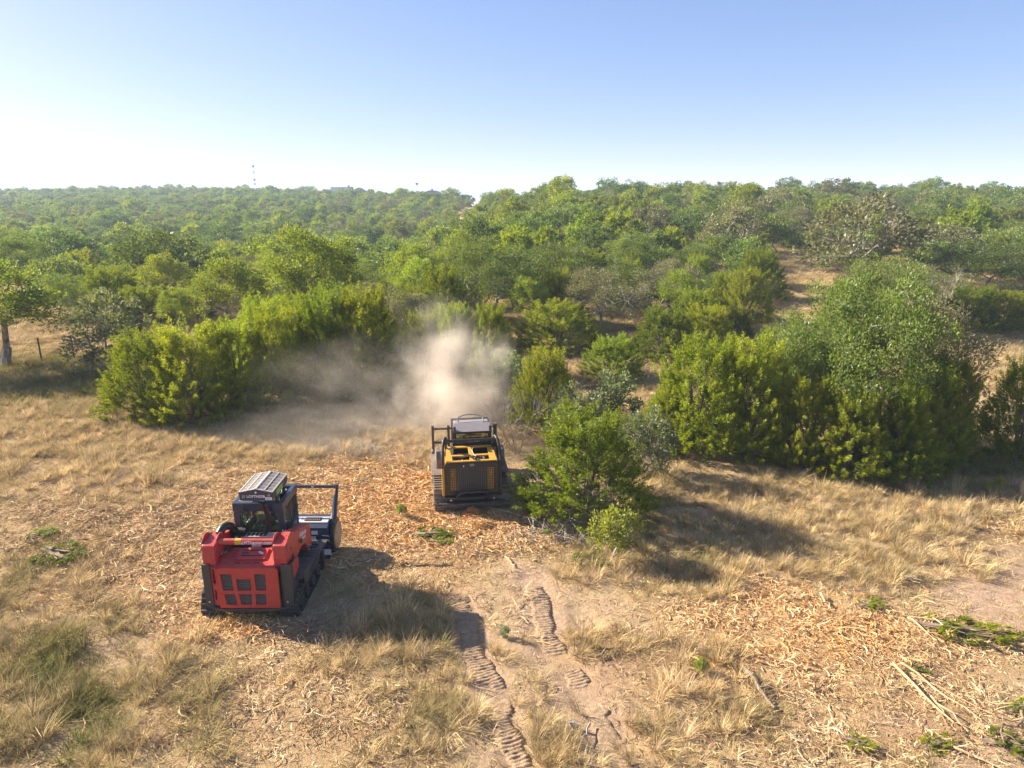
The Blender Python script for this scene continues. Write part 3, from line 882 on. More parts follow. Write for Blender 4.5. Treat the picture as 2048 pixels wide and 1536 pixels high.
# ------------------------------------------------------------------ scattering: one object of many copies (geometry nodes)
def scatter(name, variants, pts, rot, scl, idx, tint, kind='stuff'):
    me = bpy.data.meshes.new(name)
    n = len(pts)
    me.vertices.add(n); me.vertices.foreach_set('co', np.asarray(pts, np.float32).ravel())
    for nm, ty, key, val in (('rot', 'FLOAT_VECTOR', 'vector', rot), ('scl', 'FLOAT_VECTOR', 'vector', scl), ('tint', 'FLOAT_COLOR', 'color', tint), ('pick', 'INT', 'value', idx)):
        a = me.attributes.new(nm, ty, 'POINT')
        a.data.foreach_set(key, np.asarray(val, np.int32 if ty == 'INT' else np.float32).ravel())
    o = link(name, me, kind=kind)
    ng = bpy.data.node_groups.new(name, 'GeometryNodeTree')
    ng.interface.new_socket('Geometry', in_out='INPUT', socket_type='NodeSocketGeometry')
    ng.interface.new_socket('Geometry', in_out='OUTPUT', socket_type='NodeSocketGeometry')
    N, L = ng.nodes.new, ng.links.new
    gi = N('NodeGroupInput'); go = N('NodeGroupOutput')
    jn = N('GeometryNodeJoinGeometry')
    for vme in reversed(variants):
        src = bpy.data.objects.new(vme.name, vme)
        oi = N('GeometryNodeObjectInfo'); oi.inputs['Object'].default_value = src
        g2i = N('GeometryNodeGeometryToInstance')
        L(oi.outputs['Geometry'], g2i.inputs[0]); L(g2i.outputs[0], jn.inputs[0])
    ip = N('GeometryNodeInstanceOnPoints')
    def attr(nm, ty):
        a = N('GeometryNodeInputNamedAttribute'); a.data_type = ty; a.inputs['Name'].default_value = nm
        return a.outputs[0]
    L(gi.outputs[0], ip.inputs['Points']); L(jn.outputs[0], ip.inputs['Instance'])
    ip.inputs['Pick Instance'].default_value = True
    L(attr('pick', 'INT'), ip.inputs['Instance Index'])
    L(attr('rot', 'FLOAT_VECTOR'), ip.inputs['Rotation'])
    L(attr('scl', 'FLOAT_VECTOR'), ip.inputs['Scale'])
    L(ip.outputs[0], go.inputs[0])
    md = o.modifiers.new('scatter', 'NODES'); md.node_group = ng
    return o

# the thousands of trees beyond: one mass
far_meshes, far_off = [], {}
for kk, K in LOD.items():
    far_off[kk] = len(far_meshes)
    for crown, trunk, V, v, nv, mb in K.vars:
        tv = np.array(mb.v); tf = [f for f in mb.f]
        V2 = np.concatenate([V, tv]); nl = len(V) // nv
        loops = list(range(len(V))) + [i + len(V) for f in tf for i in f]
        sizes = [nv] * nl + [len(f) for f in tf]
        far_meshes.append(np_mesh('far_' + kk, V2, loops, sizes, [K.leaf_mat, K.bark], [0] * nl + [1] * len(tf), np.concatenate([v, np.zeros(len(tf))])))
P, RT, SC, IX = [], [], [], []
for x, y, z, H, W, kind, dist in far_pts:
    K = LOD[kind]
    P.append((x, y, z - 0.05)); RT.append((0, 0, rng.uniform(0, 6.28))); SC.append((W / K.W, W / K.W, H / K.H)); IX.append(far_off[kind] + int(rng.integers(len(K.vars))))
scatter('distant_woodland', far_meshes, P, RT, SC, IX, np.ones((len(P), 4)))
print('TREES hand', len(HAND), 'near', len(near), 'far', len(far_pts))

# ------------------------------------------------------------------ shared machine pieces
def arc(cx, cy_, r, a0, a1, n):
    return [(cx + r * math.cos(R(a0 + (a1 - a0) * i / (n - 1))), cy_ + r * math.sin(R(a0 + (a1 - a0) * i / (n - 1)))) for i in range(n)]

def smooth_path(pts, n=6):
    P = [Vector(p) for p in pts]; out = []
    for i in range(len(P) - 1):
        a, b, c, d = P[max(i - 1, 0)], P[i], P[i + 1], P[min(i + 2, len(P) - 1)]
        for k in range(n):
            t = k / n
            out.append(0.5 * ((2 * b) + (c - a) * t + (2 * a - 5 * b + 4 * c - d) * t * t + (3 * b - a - 3 * c + d) * t ** 3))
    out.append(P[-1])
    return out

def make_track(parent, x0, x1, y0, y1, h, lug_mat, belt_mat):
    """a rubber track: closed belt round a rear idler, front idler and a raised drive sprocket, with lugs and wheels"""
    r = 0.19
    prof = arc(y0 + r, r, r, 180, 270, 6) + arc(y1 - r, r, r, 270, 360, 6) + [(y1 + 0.0, h * .55)] + arc(y1 - 0.42, h - 0.2, 0.2, 60, 115, 5) + arc(y0 + 0.28, h * .72 - 0.16, 0.17, 85, 150, 4)
    cen = Vector((sum(p[0] for p in prof) / len(prof), sum(p[1] for p in prof) / len(prof)))
    inner = [tuple(cen + (Vector(p) - cen) * 0.90) for p in prof]
    mb = MB().prism(prof, 'x', x0, x1, holes=[inner])
    tr = mb.build('track', belt_mat, parent, smooth=True)
    # lugs at an even pitch round the belt
    loop = [Vector(p) for p in prof] + [Vector(prof[0])]
    lens = [(loop[i + 1] - loop[i]).length for i in range(len(prof))]
    tot = sum(lens); n = int(tot / 0.115)
    lug = MB().box((0, 0, 0.012), (x1 - x0 - 0.03, 0.055, 0.05)).mesh('track_lug', lug_mat, bevel=0.01)
    for k in range(n):
        s = tot * k / n; i = 0
        while s > lens[i]: s -= lens[i]; i += 1
        p = loop[i] + (loop[i + 1] - loop[i]) * (s / lens[i]); d = (loop[i + 1] - loop[i]).normalized()
        ang = math.atan2(d.y, d.x)
        link('track_lug', lug, tr, loc=((x0 + x1) / 2, p.x, p.y), rot=(ang + math.pi, 0, 0))
    whl = MB().cyl((0, 0, 0), 'x', 0.13, x1 - x0 - 0.06, 18).cyl((0, 0, 0), 'x', 0.05, x1 - x0 - 0.02, 10).mesh('road_wheel', 'dark_grey_paint', bevel=0.012)
    for k in range(4):
        link('road_wheel', whl, tr, loc=((x0 + x1) / 2, y0 + 0.42 + (y1 - y0 - 0.84) * k / 3, 0.165))
    MB().cyl(((x0 + x1) / 2, y1 - 0.45, h - 0.26), 'x', 0.19, x1 - x0 - 0.05, 14).build('drive_sprocket', 'dark_grey_paint', tr, bevel=0.01)
    MB().bx(x0 + 0.1, x1 - 0.1, y0 + 0.3, y1 - 0.3, 0.2, h * .6).build('track_frame', 'dark_grey_paint', tr, bevel=0.02)
    return tr

def hose(name, pts, r, parent, mat='hose_black'):
    return MB().tube(smooth_path(pts), r, 8).build(name, mat, parent, smooth=True)

def skin_person(parent_loc, rz, label, shirt):
    """a seated person seen from behind: one continuous skinned body, with hair, cap and face"""
    J = {'pelvis': (0, 0, .0), 'waist': (0, -.02, .18), 'chest': (0, -.01, .38), 'neck': (0, .01, .53), 'head': (0, .03, .64), 'crown': (0, .035, .735),
         'sl': (-.19, 0, .46), 'el': (-.26, .14, .24), 'wl': (-.24, .36, .22), 'hl': (-.23, .44, .24), 'sr': (.19, 0, .46), 'er': (.26, .14, .24), 'wr': (.24, .36, .22), 'hr': (.23, .44, .24),
         'tl': (-.10, .06, -.01), 'kl': (-.14, .46, .04), 'al': (-.14, .52, -.36), 'fl': (-.14, .66, -.40), 'tr': (.10, .06, -.01), 'kr': (.14, .46, .04), 'ar': (.14, .52, -.36), 'fr': (.14, .66, -.40)}
    RAD = dict(pelvis=.15, waist=.135, chest=.155, neck=.055, head=.085, crown=.06, sl=.075, el=.048, wl=.033, hl=.036, sr=.075, er=.048, wr=.033, hr=.036, tl=.10, kl=.07, al=.045, fl=.04, tr=.10, kr=.07, ar=.045, fr=.04)
    E = [('pelvis', 'waist'), ('waist', 'chest'), ('chest', 'neck'), ('neck', 'head'), ('head', 'crown'), ('chest', 'sl'), ('sl', 'el'), ('el', 'wl'), ('wl', 'hl'), ('chest', 'sr'), ('sr', 'er'), ('er', 'wr'), ('wr', 'hr'),
         ('pelvis', 'tl'), ('tl', 'kl'), ('kl', 'al'), ('al', 'fl'), ('pelvis', 'tr'), ('tr', 'kr'), ('kr', 'ar'), ('ar', 'fr')]
    V = list(J.values()); ks = list(J.keys()); Ei = [(ks.index(a), ks.index(b)) for a, b in E]
    # five short fingers on each hand
    for h, sgn in (('hl', -1), ('hr', 1)):
        hx = Vector(J[h])
        for q in range(5):
            a = hx + Vector(((q - 1.5) * .016, .02, 0)) if q < 4 else hx + Vector((-sgn * .03, -.01, .01))
            t = a + Vector((0, .05 - abs(q - 1.5) * .006, -.012)) if q < 4 else a + Vector((-sgn * .02, .03, .0))
            V += [tuple(t)]; RAD[f'{h}{q}'] = .010; ks.append(f'{h}{q}'); Ei.append((ks.index(h), len(V) - 1))
    me = bpy.data.meshes.new('person'); me.from_pydata(V, Ei, [])
    o = bpy.data.objects.new('person', me); COL.objects.link(o)
    md = o.modifiers.new('skin', 'SKIN'); md.use_smooth_shade = True
    for i, sv in enumerate(me.skin_vertices[0].data):
        r = RAD[ks[i]]; sv.radius = (r, r); sv.use_root = (i == 0)
    ss = o.modifiers.new('sub', 'SUBSURF'); ss.levels = 1; ss.render_levels = 1
    dg = bpy.context.evaluated_depsgraph_get(); dg.update()
    me2 = bpy.data.meshes.new_from_object(o.evaluated_get(dg))
    bpy.data.objects.remove(o)
    me2.name = 'person'
    me2.materials.clear()
    for m in (shirt, 'skin', 'seat_vinyl'): me2.materials.append(MATS[m])
    for p in me2.polygons:
        c = p.center
        p.material_index = 1 if (c.z > .535 or (c.y > .2 and c.z > .1 and abs(c.x) > .17)) else (2 if c.z < .06 else 0)
        p.use_smooth = True
    o = link('person', me2, loc=parent_loc, rot=(0, 0, rz), label=label, cat='person')
    hat = MB()
    hat.tube([(0, .035, .69), (0, .035, .74), (0, .035, .775), (0, .035, .79)], [.105, .103, .075, .03], 14)
    hat.box((0, .155, .695), (.15, .10, .012))
    hat.build('cap', 'hat_cloth', o, smooth=True)
    MB().tube([(0, .0, .60), (0, .012, .66), (0, .025, .70)], [.085, .098, .10], 14).build('hair', 'hair', o, smooth=True)
    face = MB(); face.box((0, .125, .635), (.022, .03, .04)); face.box((0, .112, .595), (.045, .012, .012))
    for sx in (-.035, .035): face.box((sx, .112, .662), (.022, .012, .012))
    for sx in (-.09, .09): face.box((sx, .03, .645), (.02, .04, .055))
    face.build('face', 'skin', o, bevel=.005)
    return o

# ------------------------------------------------------------------ the red track loader
def red_loader(loc, rz):
    T = empty('track_loader', loc, rz, label='red compact track loader with navy cab and grille tailgate, nearer of the two machines', cat='track loader')
    # --- undercarriage
    for s in (-1, 1):
        a, b = sorted((s * 0.62, s * 1.03))
        make_track(T, a, b, 0.08, 2.15, 0.78, 'rubber', 'rubber')
        a, b = sorted((s * 0.66, s * 1.14))
        fd = MB().prism([(0.95, .66), (1.55, .80), (2.15, .72), (2.36, .55), (2.34, .53), (2.13, .69), (1.55, .77), (.95, .63)], 'x', a, b)
        fd.build('fender', 'dark_grey_paint', T, bevel=.006)
    for s in (-1, 1):
        a, b = sorted((s * .70, s * 1.08))
        MB().prism([(.30, .80), (.42, .86), (1.10, .86), (1.10, .83), (.44, .83), (.33, .78)], 'x', a, b).build('track_cover', 'dark_grey_paint', T, bevel=.006)
        q = s * 1.07
        MB().prism([(.42, .84), (1.30, .80), (1.55, .76), (1.30, .52), (.52, .50)], 'x', q - .012, q + .012).build('track_skirt', 'dark_grey_paint', T, bevel=.006)
    # main frame: sides slope, dark
    MB().bx(-.62, .62, .14, 2.1, .28, .98).build('chassis', 'dark_grey_paint', T, bevel=.02)
    # --- tailgate with six grilles and the slotted corner
    X = lambda u: (u - 665) / 741.0
    Z = lambda v: 1.23 - (v - 715) / 661.0
    holes = []
    def H4(a, b, c, d): holes.append([(X(p[0]), Z(p[1])) for p in (a, b, c, d)])
    H4((303, 803), (470, 803), (478, 1055), (316, 1055)); H4((535, 880), (755, 880), (750, 1055), (542, 1055)); H4((820, 803), (985, 803), (976, 1055), (822, 1055))
    H4((326, 1110), (494, 1110), (508, 1275), (346, 1275)); H4((555, 1110), (745, 1110), (735, 1275), (570, 1275)); H4((806, 1110), (968, 1110), (958, 1275), (800, 1275))
    outer = [(-.57, .30), (.69, .30), (.69, 1.19), (.65, 1.235), (-.53, 1.235), (-.57, 1.19)]
    tg = MB().prism(outer, 'y', 0.0, 0.05, holes=holes).build('tailgate', 'red_paint', T, bevel=.008)
    slat = MB().box((0, 0, 0), (1, .05, .012), (R(30), 0, 0)).mesh('grille_slat', 'dusty_steel')
    for h in holes:
        x0 = min(p[0] for p in h) + .006; x1 = max(p[0] for p in h) - .006; z0 = min(p[1] for p in h); z1 = max(p[1] for p in h)
        n = max(3, int(round((z1 - z0) / .042)))
        for k in range(n):
            link('grille_slat', slat, tg, loc=((x0 + x1) / 2, .055, z0 + (k + .5) * (z1 - z0) / n), scale=(x1 - x0, 1, 1))
    MB().bx(-.56, .56, .10, .135, .31, 1.2).build('radiator', 'black_paint', tg)
    for s in (-1,):    # chamfered corner panel with two slots
        pr = [(0, .32), (.19, .345), (.19, 1.22), (0, 1.205)]
        hl = [[(.035, .84), (.12, .83), (.15, .88), (.15, 1.15), (.13, 1.18), (.035, 1.185)], [(.05, .45), (.11, .45), (.13, .52), (.15, .68), (.035, .69)]]
        mb = MB().prism(pr, 'y', 0, .035, holes=hl)
        o = mb.build('corner_panel', 'red_paint', T, bevel=.006, loc=(s * .735, .115, 0), rot=(0, 0, 0))
        o.scale = (1, 1, 1)
        o.rotation_euler = (0, 0, R(-33) if s < 0 else R(180 + 33))
        if s > 0: o.location = (.735, .14, 0)
        MB().bx(.01, .18, .06, .075, .35, 1.19).build('slot_back', 'red_paint', o)
    # side guards
    for s in (-1, 1):
        a, b = sorted((s * .735, s * (.90 if s < 0 else .94)))
        g = MB().prism([(a, .26), (b, .30), (b, 1.26), (a, 1.26)], 'y', .09, .13)
        a2, b2 = sorted((s * (.885 if s < 0 else .925), s * (.905 if s < 0 else .945)))
        g.prism([(.13, .28), (.30, .30), (.52, .62), (.62, 1.0), (.62, 1.16), (.40, 1.255), (.13, 1.255)], 'x', a2, b2)
        a3, b3 = sorted((s * .69, s * .735))
        g.bx(a3, b3, .13, .62, .3, 1.24)
        go = g.build('side_guard', 'dark_grey_paint', T, bevel=.008)
        MB().cyl((s * .815, .085, .40), 'y', .022, .03, 8).build('bolt', 'bolt_steel', go)
    # heat shield decal side (reddish scuffed plate on the right guard)
    MB().prism([(.2, .88), (.55, .95), (.58, 1.15), (.40, 1.235), (.2, 1.235)], 'x', .947, .952).build('side_decal', 'red_paint', T)
    # bumper
    MB().prism([(-.90, .13), (-.70, .03), (-.5, -.02), (.5, -.02), (.70, .03), (.90, .13), (.90, .2), (-.90, .2)], 'z', .225, .29).build('bumper', 'dark_grey_paint', T, bevel=.01)
    # --- hood
    hd = MB()
    hd.add([(-.57, .02, 1.232), (.57, .02, 1.232), (.60, .12, 1.262), (-.60, .12, 1.262), (.56, .62, 1.36), (-.56, .62, 1.36), (-.70, .13, 1.225), (.70, .13, 1.225), (.68, .60, 1.30), (-.68, .60, 1.30)],
           [(0, 1, 2, 3), (3, 2, 4, 5), (0, 3, 6), (1, 7, 2), (2, 7, 8, 4), (3, 5, 9, 6)])
    hd.add([(-.68, .60, 1.30), (.68, .60, 1.30), (.68, .60, 1.0), (-.68, .60, 1.0), (-.56, .62, 1.36), (.56, .62, 1.36)], [(0, 1, 2, 3), (0, 4, 5, 1)])
    hood = hd.build('hood', 'red_paint', T)
    sl = R(11)
    def on_hood(x, y, dz=0): return (x, y, 1.262 + (y - .12) * .196 + dz)
    mbp = MB().box((0, 0, 0), (.62, .34, .035)).build('hood_panel', 'red_paint', T, bevel=.012, loc=on_hood(.06, .40, .02), rot=(sl, 0, 0))
    for (x, y, w) in ((-.02, .09, .40), (.0, -.07, .44), (-.15, .01, .15)):
        MB().box((x, y, .019), (w, .035, .006)).build('hood_slot_shade', 'black_paint', mbp)  # black strip laid on top, the shade of a recess put in as colour
    MB().box((.17, .02, .019), (.13, .05, .004), (0, 0, R(-35))).build('decal', 'sticker_white', mbp)
    for k in range(3):
        MB().box(on_hood(-.18 + .20 * k, .15, .004), (.13, .02, .006), (sl, 0, 0)).build('vent_slot_shade', 'black_paint', hood)  # no opening cut: black strips give the shade inside the vents
    # engine deck between hood and cab
    MB().bx(-.60, .60, .62, 1.22, .9, 1.26).build('engine_deck', 'black_paint', T, bevel=.02)
    MB().bx(-.12, .30, .70, .80, 1.27, 1.42).build('air_box', 'navy_paint', T, bevel=.02)
    st = MB().box((.04, .69, 1.36), (.20, .006, .07)).build('decal', 'sticker_white', T)
    ig = MB().bx(-.40, .30, .96, 1.16, 1.40, 1.44).build('intake_grille', 'cream_plastic', T, bevel=.01)
    for k in range(6):
        MB().bx(-.36 + .09 * k, -.31 + .09 * k, .98, 1.13, 1.441, 1.446).build('intake_slot', 'black_paint', ig)
    MB().cyl((.36, 1.02, 1.40), 'z', .08, .08, 16).build('fuel_cap', 'cream_plastic', T, bevel=.01)
    # exhaust and plumbing at the left
    MB().tube(smooth_path([(-.52, 1.02, 1.25), (-.53, 1.0, 1.55), (-.55, .86, 1.74), (-.62, .70, 1.80), (-.66, .55, 1.72)]), .085, 12).build('exhaust_elbow', 'hose_black', T, smooth=True)
    MB().cyl((-.44, 1.12, 1.47), 'x', .10, .26, 14).build('air_cleaner', 'black_paint', T, bevel=.015)
    for i, (a, b) in enumerate(((-.50, .03), (-.46, .09), (-.43, .16))):
        hose('hydraulic_hose', [(a, .40 + b, 1.32), (a + .02, .55 + b, 1.46), (a + .06, .80, 1.52), (a + .12, 1.1, 1.40)], .016, T)
    for k in range(2):
        MB().cyl((-.575 + .06 * k, .42 + .05 * k, 1.36), 'y', .02, .14, 8).build('hose_fitting', 'bolt_steel', T)
    hose('loose_cable', [(.02, .63, 1.385), (.12, .66, 1.43), (.22, .72, 1.45), (.32, .66, 1.41)], .008, T, 'cream_plastic')
    # --- lift arms with tower, cheek plates and the cross tube
    prof = [(.14, 1.16), (.10, 1.40), (.14, 1.66), (.28, 1.71), (.58, 1.71), (1.00, 1.57), (1.48, 1.42), (1.74, 1.36), (1.80, 1.26), (1.82, .66), (1.70, .58), (1.56, .68), (1.50, .88), (1.36, 1.06), (1.10, 1.13), (.84, 1.08), (.62, 1.00), (.46, .92), (.26, .98)]
    for s in (-1, 1):
        a, b = sorted((s * .60, s * .86))
        la = MB().prism(prof, 'x', a, b).build('lift_arm', 'red_paint', T, bevel=.012)
        for q in (.585, .875):
            MB().prism([(.13, 1.56)] + arc(.40, 1.60, .22, 165, 40, 8) + [(.80, 1.63), (.5, 1.48)], 'x', s * q - .011, s * q + .011).build('cheek_plate', 'red_paint', la, bevel=.004)
        MB().cyl((s * .895, 1.02, 1.30), 'x', .05, .03, 14).build('pivot_pin', 'dark_grey_paint', la, bevel=.005)
        for (y, z, h) in ((.42, 1.52, .16), (.50, 1.24, .12)):
            MB().box((s * .868, y, z), (.006, .05, h)).build('arm_slot', 'black_paint', la)
        if s > 0:
            text('lettering', 'Kubota', .155, 'sticker_white', la, (.863, 1.26, 1.37), (R(90), R(14), R(90)), bold=.003)
            text('lettering', 'SVL97', .105, 'sticker_white', la, (.863, 1.28, 1.245), (R(90), R(14), R(90)), bold=.002)
        MB().tube([(s * .73, .52, 1.05), (s * .73, 1.05, .78)], .05, 10).build('lift_cylinder', 'black_paint', T)
        MB().tube([(s * .73, 1.0, .80), (s * .73, 1.45, .58)], .028, 10).build('cylinder_rod', 'bolt_steel', T)
        for k, (y, z) in enumerate(((1.5, .92), (1.62, .86), (1.52, .80))):
            MB().cyl((s * .88, y, z), 'x', .03, .05, 8).build('fitting', 'bolt_steel', T)
    ct = MB().cyl((0, .30, 1.68), 'x', .065, 1.18, 20).build('cross_tube', 'red_paint', T, smooth=True)
    MB().tube([(-.22, .30, 1.68), (-.09, .30, 1.68)], .0665, 20).build('warning_decal', 'sticker_yellow', ct, smooth=True)
    text('lettering', 'LMTractor.com', .098, 'sticker_white', ct, (.23, .233, 1.684), (R(90), 0, 0), .001, .25, .0025)
    # --- cab
    cx0, cx1, y0, y1, zt = -.60, .50, 1.20, 2.22, 2.12
    cab = MB()
    for x in (cx0 + .07, cx1 - .07):
        cab.bx(x - .07, x + .07, y0, y0 + .11, 1.25, 1.92)
        cab.bx(x - .05, x + .05, y1 - .10, y1, .95, 1.92)
    cab.bx(cx0, cx1, y0 - .02, y0 + .14, 1.925, zt)
    cab.bx(cx0, cx1, y1 - .12, y1 + .01, 1.925, zt)
    for x in (cx0 + .05, cx1 - .05): cab.bx(x - .05, x + .05, y0 + .143, y1 - .123, 1.94, zt)
    cab.bx(cx0 + .005, cx1 - .005, y0 + .003, y0 + .10, .95, 1.38)
    cab.bx(cx0 + .03, cx0 + .06, y0 + .103, y1 - .103, .95, 1.35); cab.bx(cx1 - .06, cx1 - .03, y0 + .103, y1 - .103, .95, 1.35)
    cab.bx(cx0 + .14, cx0 + .27, y0 - .014, y0 + .05, 1.87, 1.925); cab.bx(cx1 - .27, cx1 - .14, y0 - .014, y0 + .05, 1.87, 1.925)
    cab.build('cab_frame', 'cab_blue', T, bevel=.014)
    rf = MB().prism([(cx0 + .10, y0 + .14), (cx1 - .10, y0 + .14), (cx1 - .10, y1 - .12), (cx0 + .10, y1 - .12)], 'z', 2.03, 2.06, holes=[[(.22, y1 - .40), (.42, y1 - .40), (.42, y1 - .18), (.22, y1 - .18)]])
    rf.build('roof', 'navy_paint', T)
    MB().cyl((.30, y1 - .30, 2.085), 'z', .06, .05, 14).build('roof_lamp', 'cream_plastic', T, bevel=.01)
    MB().bx(cx0 + .142, cx1 - .142, y0 + .03, y0 + .04, 1.383, 1.868).build('rear_window', 'cab_glass', T)
    MB().bx(cx0 + .102, cx1 - .102, y1 - .05, y1 - .04, 1.0, 1.923).build('windscreen', 'cab_glass', T)
    for s in (-1, 1):
        x = s * .54 - .05
        MB().bx(x - .004, x + .004, y0 + .113, y1 - .103, 1.36, 1.93).build('side_window', 'smoked_glass', T)
        sc = MB()
        k = y0 + .13
        while k < y1 - .12:      # a welded guard of slanting bars over the side window
            sc.bx(s * .556 - .054, s * .556 - .046, k, k + .012, 1.35, 1.93); k += .05
        z = 1.40
        while z < 1.92:
            sc.bx(s * .566 - .054, s * .566 - .046, y0 + .115, y1 - .105, z, z + .012); z += .05
        o = sc.build('window_screen', 'dark_grey_paint', T); o['kind'] = 'stuff'
        MB().bx(s * .556 - .062, s * .556 - .038, 1.62, 1.68, 1.36, 1.93).build('window_post', 'navy_paint', T)
        hose('door_bar', [(s * .575 - .05, 1.40, 1.32), (s * .575 - .05, 2.1, 1.66)], .018, T, 'navy_paint')
    # seat, controls
    seat = MB(); seat.prism([(-.23, 1.12), (.23, 1.12), (.25, 1.50), (.17, 1.585), (-.17, 1.585), (-.25, 1.50)], 'y', 1.42, 1.53)
    seat.bx(-.25, .25, 1.53, 1.95, 1.02, 1.14)
    seat.build('seat', 'seat_vinyl', T, bevel=.03, smooth=True)
    for s in (-1, 1): MB().bx(s * .36 - .05, s * .36 + .05, 1.5, 1.95, 1.2, 1.3).build('control_console', 'seat_vinyl', T, bevel=.01)
    # --- filter pod on the roof
    px = .08
    y0p, y1p = .90, 1.86
    pod = MB().prism([(px - .35, 2.22), (px + .35, 2.22), (px + .365, 2.40), (px, 2.475), (px - .365, 2.40)], 'y', y0p, y1p).build('roof_filter', 'slate_paint', T, bevel=.008, loc=(-.02, 0, .10))
    ang = math.atan2(.075, .365)
    bars = MB()
    for s in (-1, 1):
        cxm = px + s * .212; czm = 2.4405
        def P(u, dz): return (px + s * (u), 2.478 - u * .2055 + dz)
        for u in (.012, .183, .352):
            x, z = P(u, .010)
            bars.box((x, (y0p + y1p) / 2, z), (.024, y1p - y0p - .004 * (u > .1), .022), (0, s * ang, 0))
        for k in range(7):
            yb = y0p + .012 + k * (y1p - y0p - .024) / 6
            x, z = P(.183, .006)
            bars.box((x, yb, z), (.35, .012 if 0 < k < 6 else .026, .018), (0, s * ang, 0))
        fp = MB().box((0, 0, 0), (.143, .132, .012)).mesh('filter_panel', 'filter_mesh', bevel=.006)
        for c in range(2):
            for k in range(6):
                x, z = P(.097 + .170 * c, .002)
                yb = y0p + .012 + (k + .5) * (y1p - y0p - .024) / 6
                link('filter_panel', fp, pod, loc=(x, yb, z), rot=(0, s * ang, 0))
    bars.build('lid_frame', 'light_grey_paint', pod, bevel=.003)
    text('lettering', 'LOFTNESS', .082, 'sticker_white', pod, (px - .015, y0p - .003, 2.312), (R(90), 0, 0), .001, .0, .002)
    MB().cyl((px, y0p - .004, 2.405), 'y', .022, .006, 12).build('badge', 'sticker_white', pod)
    MB().bx(px + .155, px + .185, y0p - .007, y0p - .001, 2.295, 2.335).build('logo', 'sticker_white', pod)
    MB().cyl((px + .275, y0p - .004, 2.345), 'y', .032, .006, 14).build('round_badge', 'grey_paint', pod)
    MB().bx(px + .19, px + .335, y0p - .007, y0p - .001, 2.235, 2.30).build('sticker', 'sticker_white', pod)
    for k in range(2): MB().bx(px + .205, px + .305, y0p - .0085, y0p - .0075, 2.252 + .022 * k, 2.258 + .022 * k).build('print_line', 'sticker_ink', pod)
    MB().bx(px - .30, px - .235, y0p - .007, y0p - .001, 2.275, 2.35).build('sticker', 'grey_paint', pod)
    MB().prism([(1.10, 2.245), (1.50, 2.245), (1.50, 2.37), (1.10, 2.37)], 'x', px + .362, px + .370).build('sticker', 'sticker_green', pod)
    for x in (px - .28, px + .28):
        for y in (1.28, 1.75): MB().bx(x - .03, x + .03, y, y + .08, 1.96, 2.225).build('pod_leg', 'slate_paint', pod)
    MB().tube([(-.30, .90, 2.218), (-.20, .885, 2.205), (.0, .885, 2.21)], .014, 8).build('handle', 'cream_plastic', pod)
    hose('filter_hose', [(.20, .98, 2.22), (.21, 1.06, 2.0), (.23, 1.10, 1.75), (.20, 1.12, 1.55), (.06, 1.10, 1.42)], .032, T)
    hose('filter_hose', [(.14, .98, 2.22), (.15, 1.06, 2.0), (.18, 1.09, 1.72), (.12, 1.11, 1.52), (-.02, 1.10, 1.41)], .028, T)
    hose('cable', [(-.25, .95, 2.22), (-.33, 1.12, 2.02), (-.29, 1.15, 1.80), (-.25, 1.15, 1.58), (-.30, 1.1, 1.42), (-.40, 1.0, 1.38)], .012, T)
    hose('cable', [(-.45, 1.17, 1.40), (-.44, 1.12, 1.36), (-.36, 1.1, 1.38), (-.26, 1.13, 1.46)], .010, T, 'cream_plastic')
    for k in range(2): hose('grab_rod', [(.50 + .06 * k, 1.02, 1.36), (.51 + .06 * k, 1.03, 1.56)], .016, T, 'cream_plastic')
    # --- mulching head across the front, raised push bar
    hw = 1.06; hy = 2.45
    mh = MB().prism([(hy, .03), (hy, .86), (hy + .12, .92), (hy + .62, .92), (hy + .80, .70), (hy + .80, .40), (hy + .55, .06)], 'x', -hw, hw).build('mulcher_head', 'navy_paint', T, bevel=.012)
    MB().bx(-hw + .01, hw - .03, hy + .14, hy + .44, .922, .945).build('top_plate', 'light_grey_paint', mh, bevel=.006)
    MB().bx(.45, .85, hy + .2, hy + .38, .946, .956).build('vent', 'black_paint', mh)
    for k in range(8): MB().bx(.47 + .046 * k, .49 + .046 * k, hy + .21, hy + .37, .957, .964).build('vent_bar', 'dusty_steel', mh)
    MB().bx(.20, .36, hy + .18, hy + .40, .947, .951).build('sticker', 'sticker_white', mh)
    MB().prism([(hy + .2, .1), (hy + .05, .3), (hy + .05, .7), (hy + .25, .9), (hy + .55, .9), (hy + .75, .7), (hy + .75, .3), (hy + .6, .08)], 'x', hw + .03, hw + .11).build('drive_cover', 'black_paint', mh, bevel=.02)
    MB().cyl((hw + .125, hy + .42, .48), 'x', .34, .03, 30).build('end_plate', 'tan_plate', mh, bevel=.008)
    for k in range(5): MB().cyl((hw + .142, hy + .42 + .26 * math.cos(k * 1.257), .48 + .26 * math.sin(k * 1.257)), 'x', .022, .014, 8).build('bolt', 'dark_grey_paint', mh)
    for (x, z, w, h) in ((.74, .74, .15, .10), (.70, .60, .13, .08), (.73, .49, .16, .045), (.73, .44, .16, .04), (1.00, .52, .17, .08), (1.02, .22, .18, .15)):
        s = MB().bx(x - w / 2, x + w / 2, hy - .006, hy - .001, z - h / 2, z + h / 2).build('sticker', 'sticker_white', mh)
    MB().box((1.00, hy - .004, .66), (.18, .004, .02), (0, R(8), 0)).build('sticker', 'sticker_white', mh)
    pb = MB()
    zb, yb = 1.60, hy + .78
    PX = {-1: -.98, 1: 1.16}
    pb.tube([(PX[-1], yb, zb), (PX[1], yb, zb)], .042, 10)
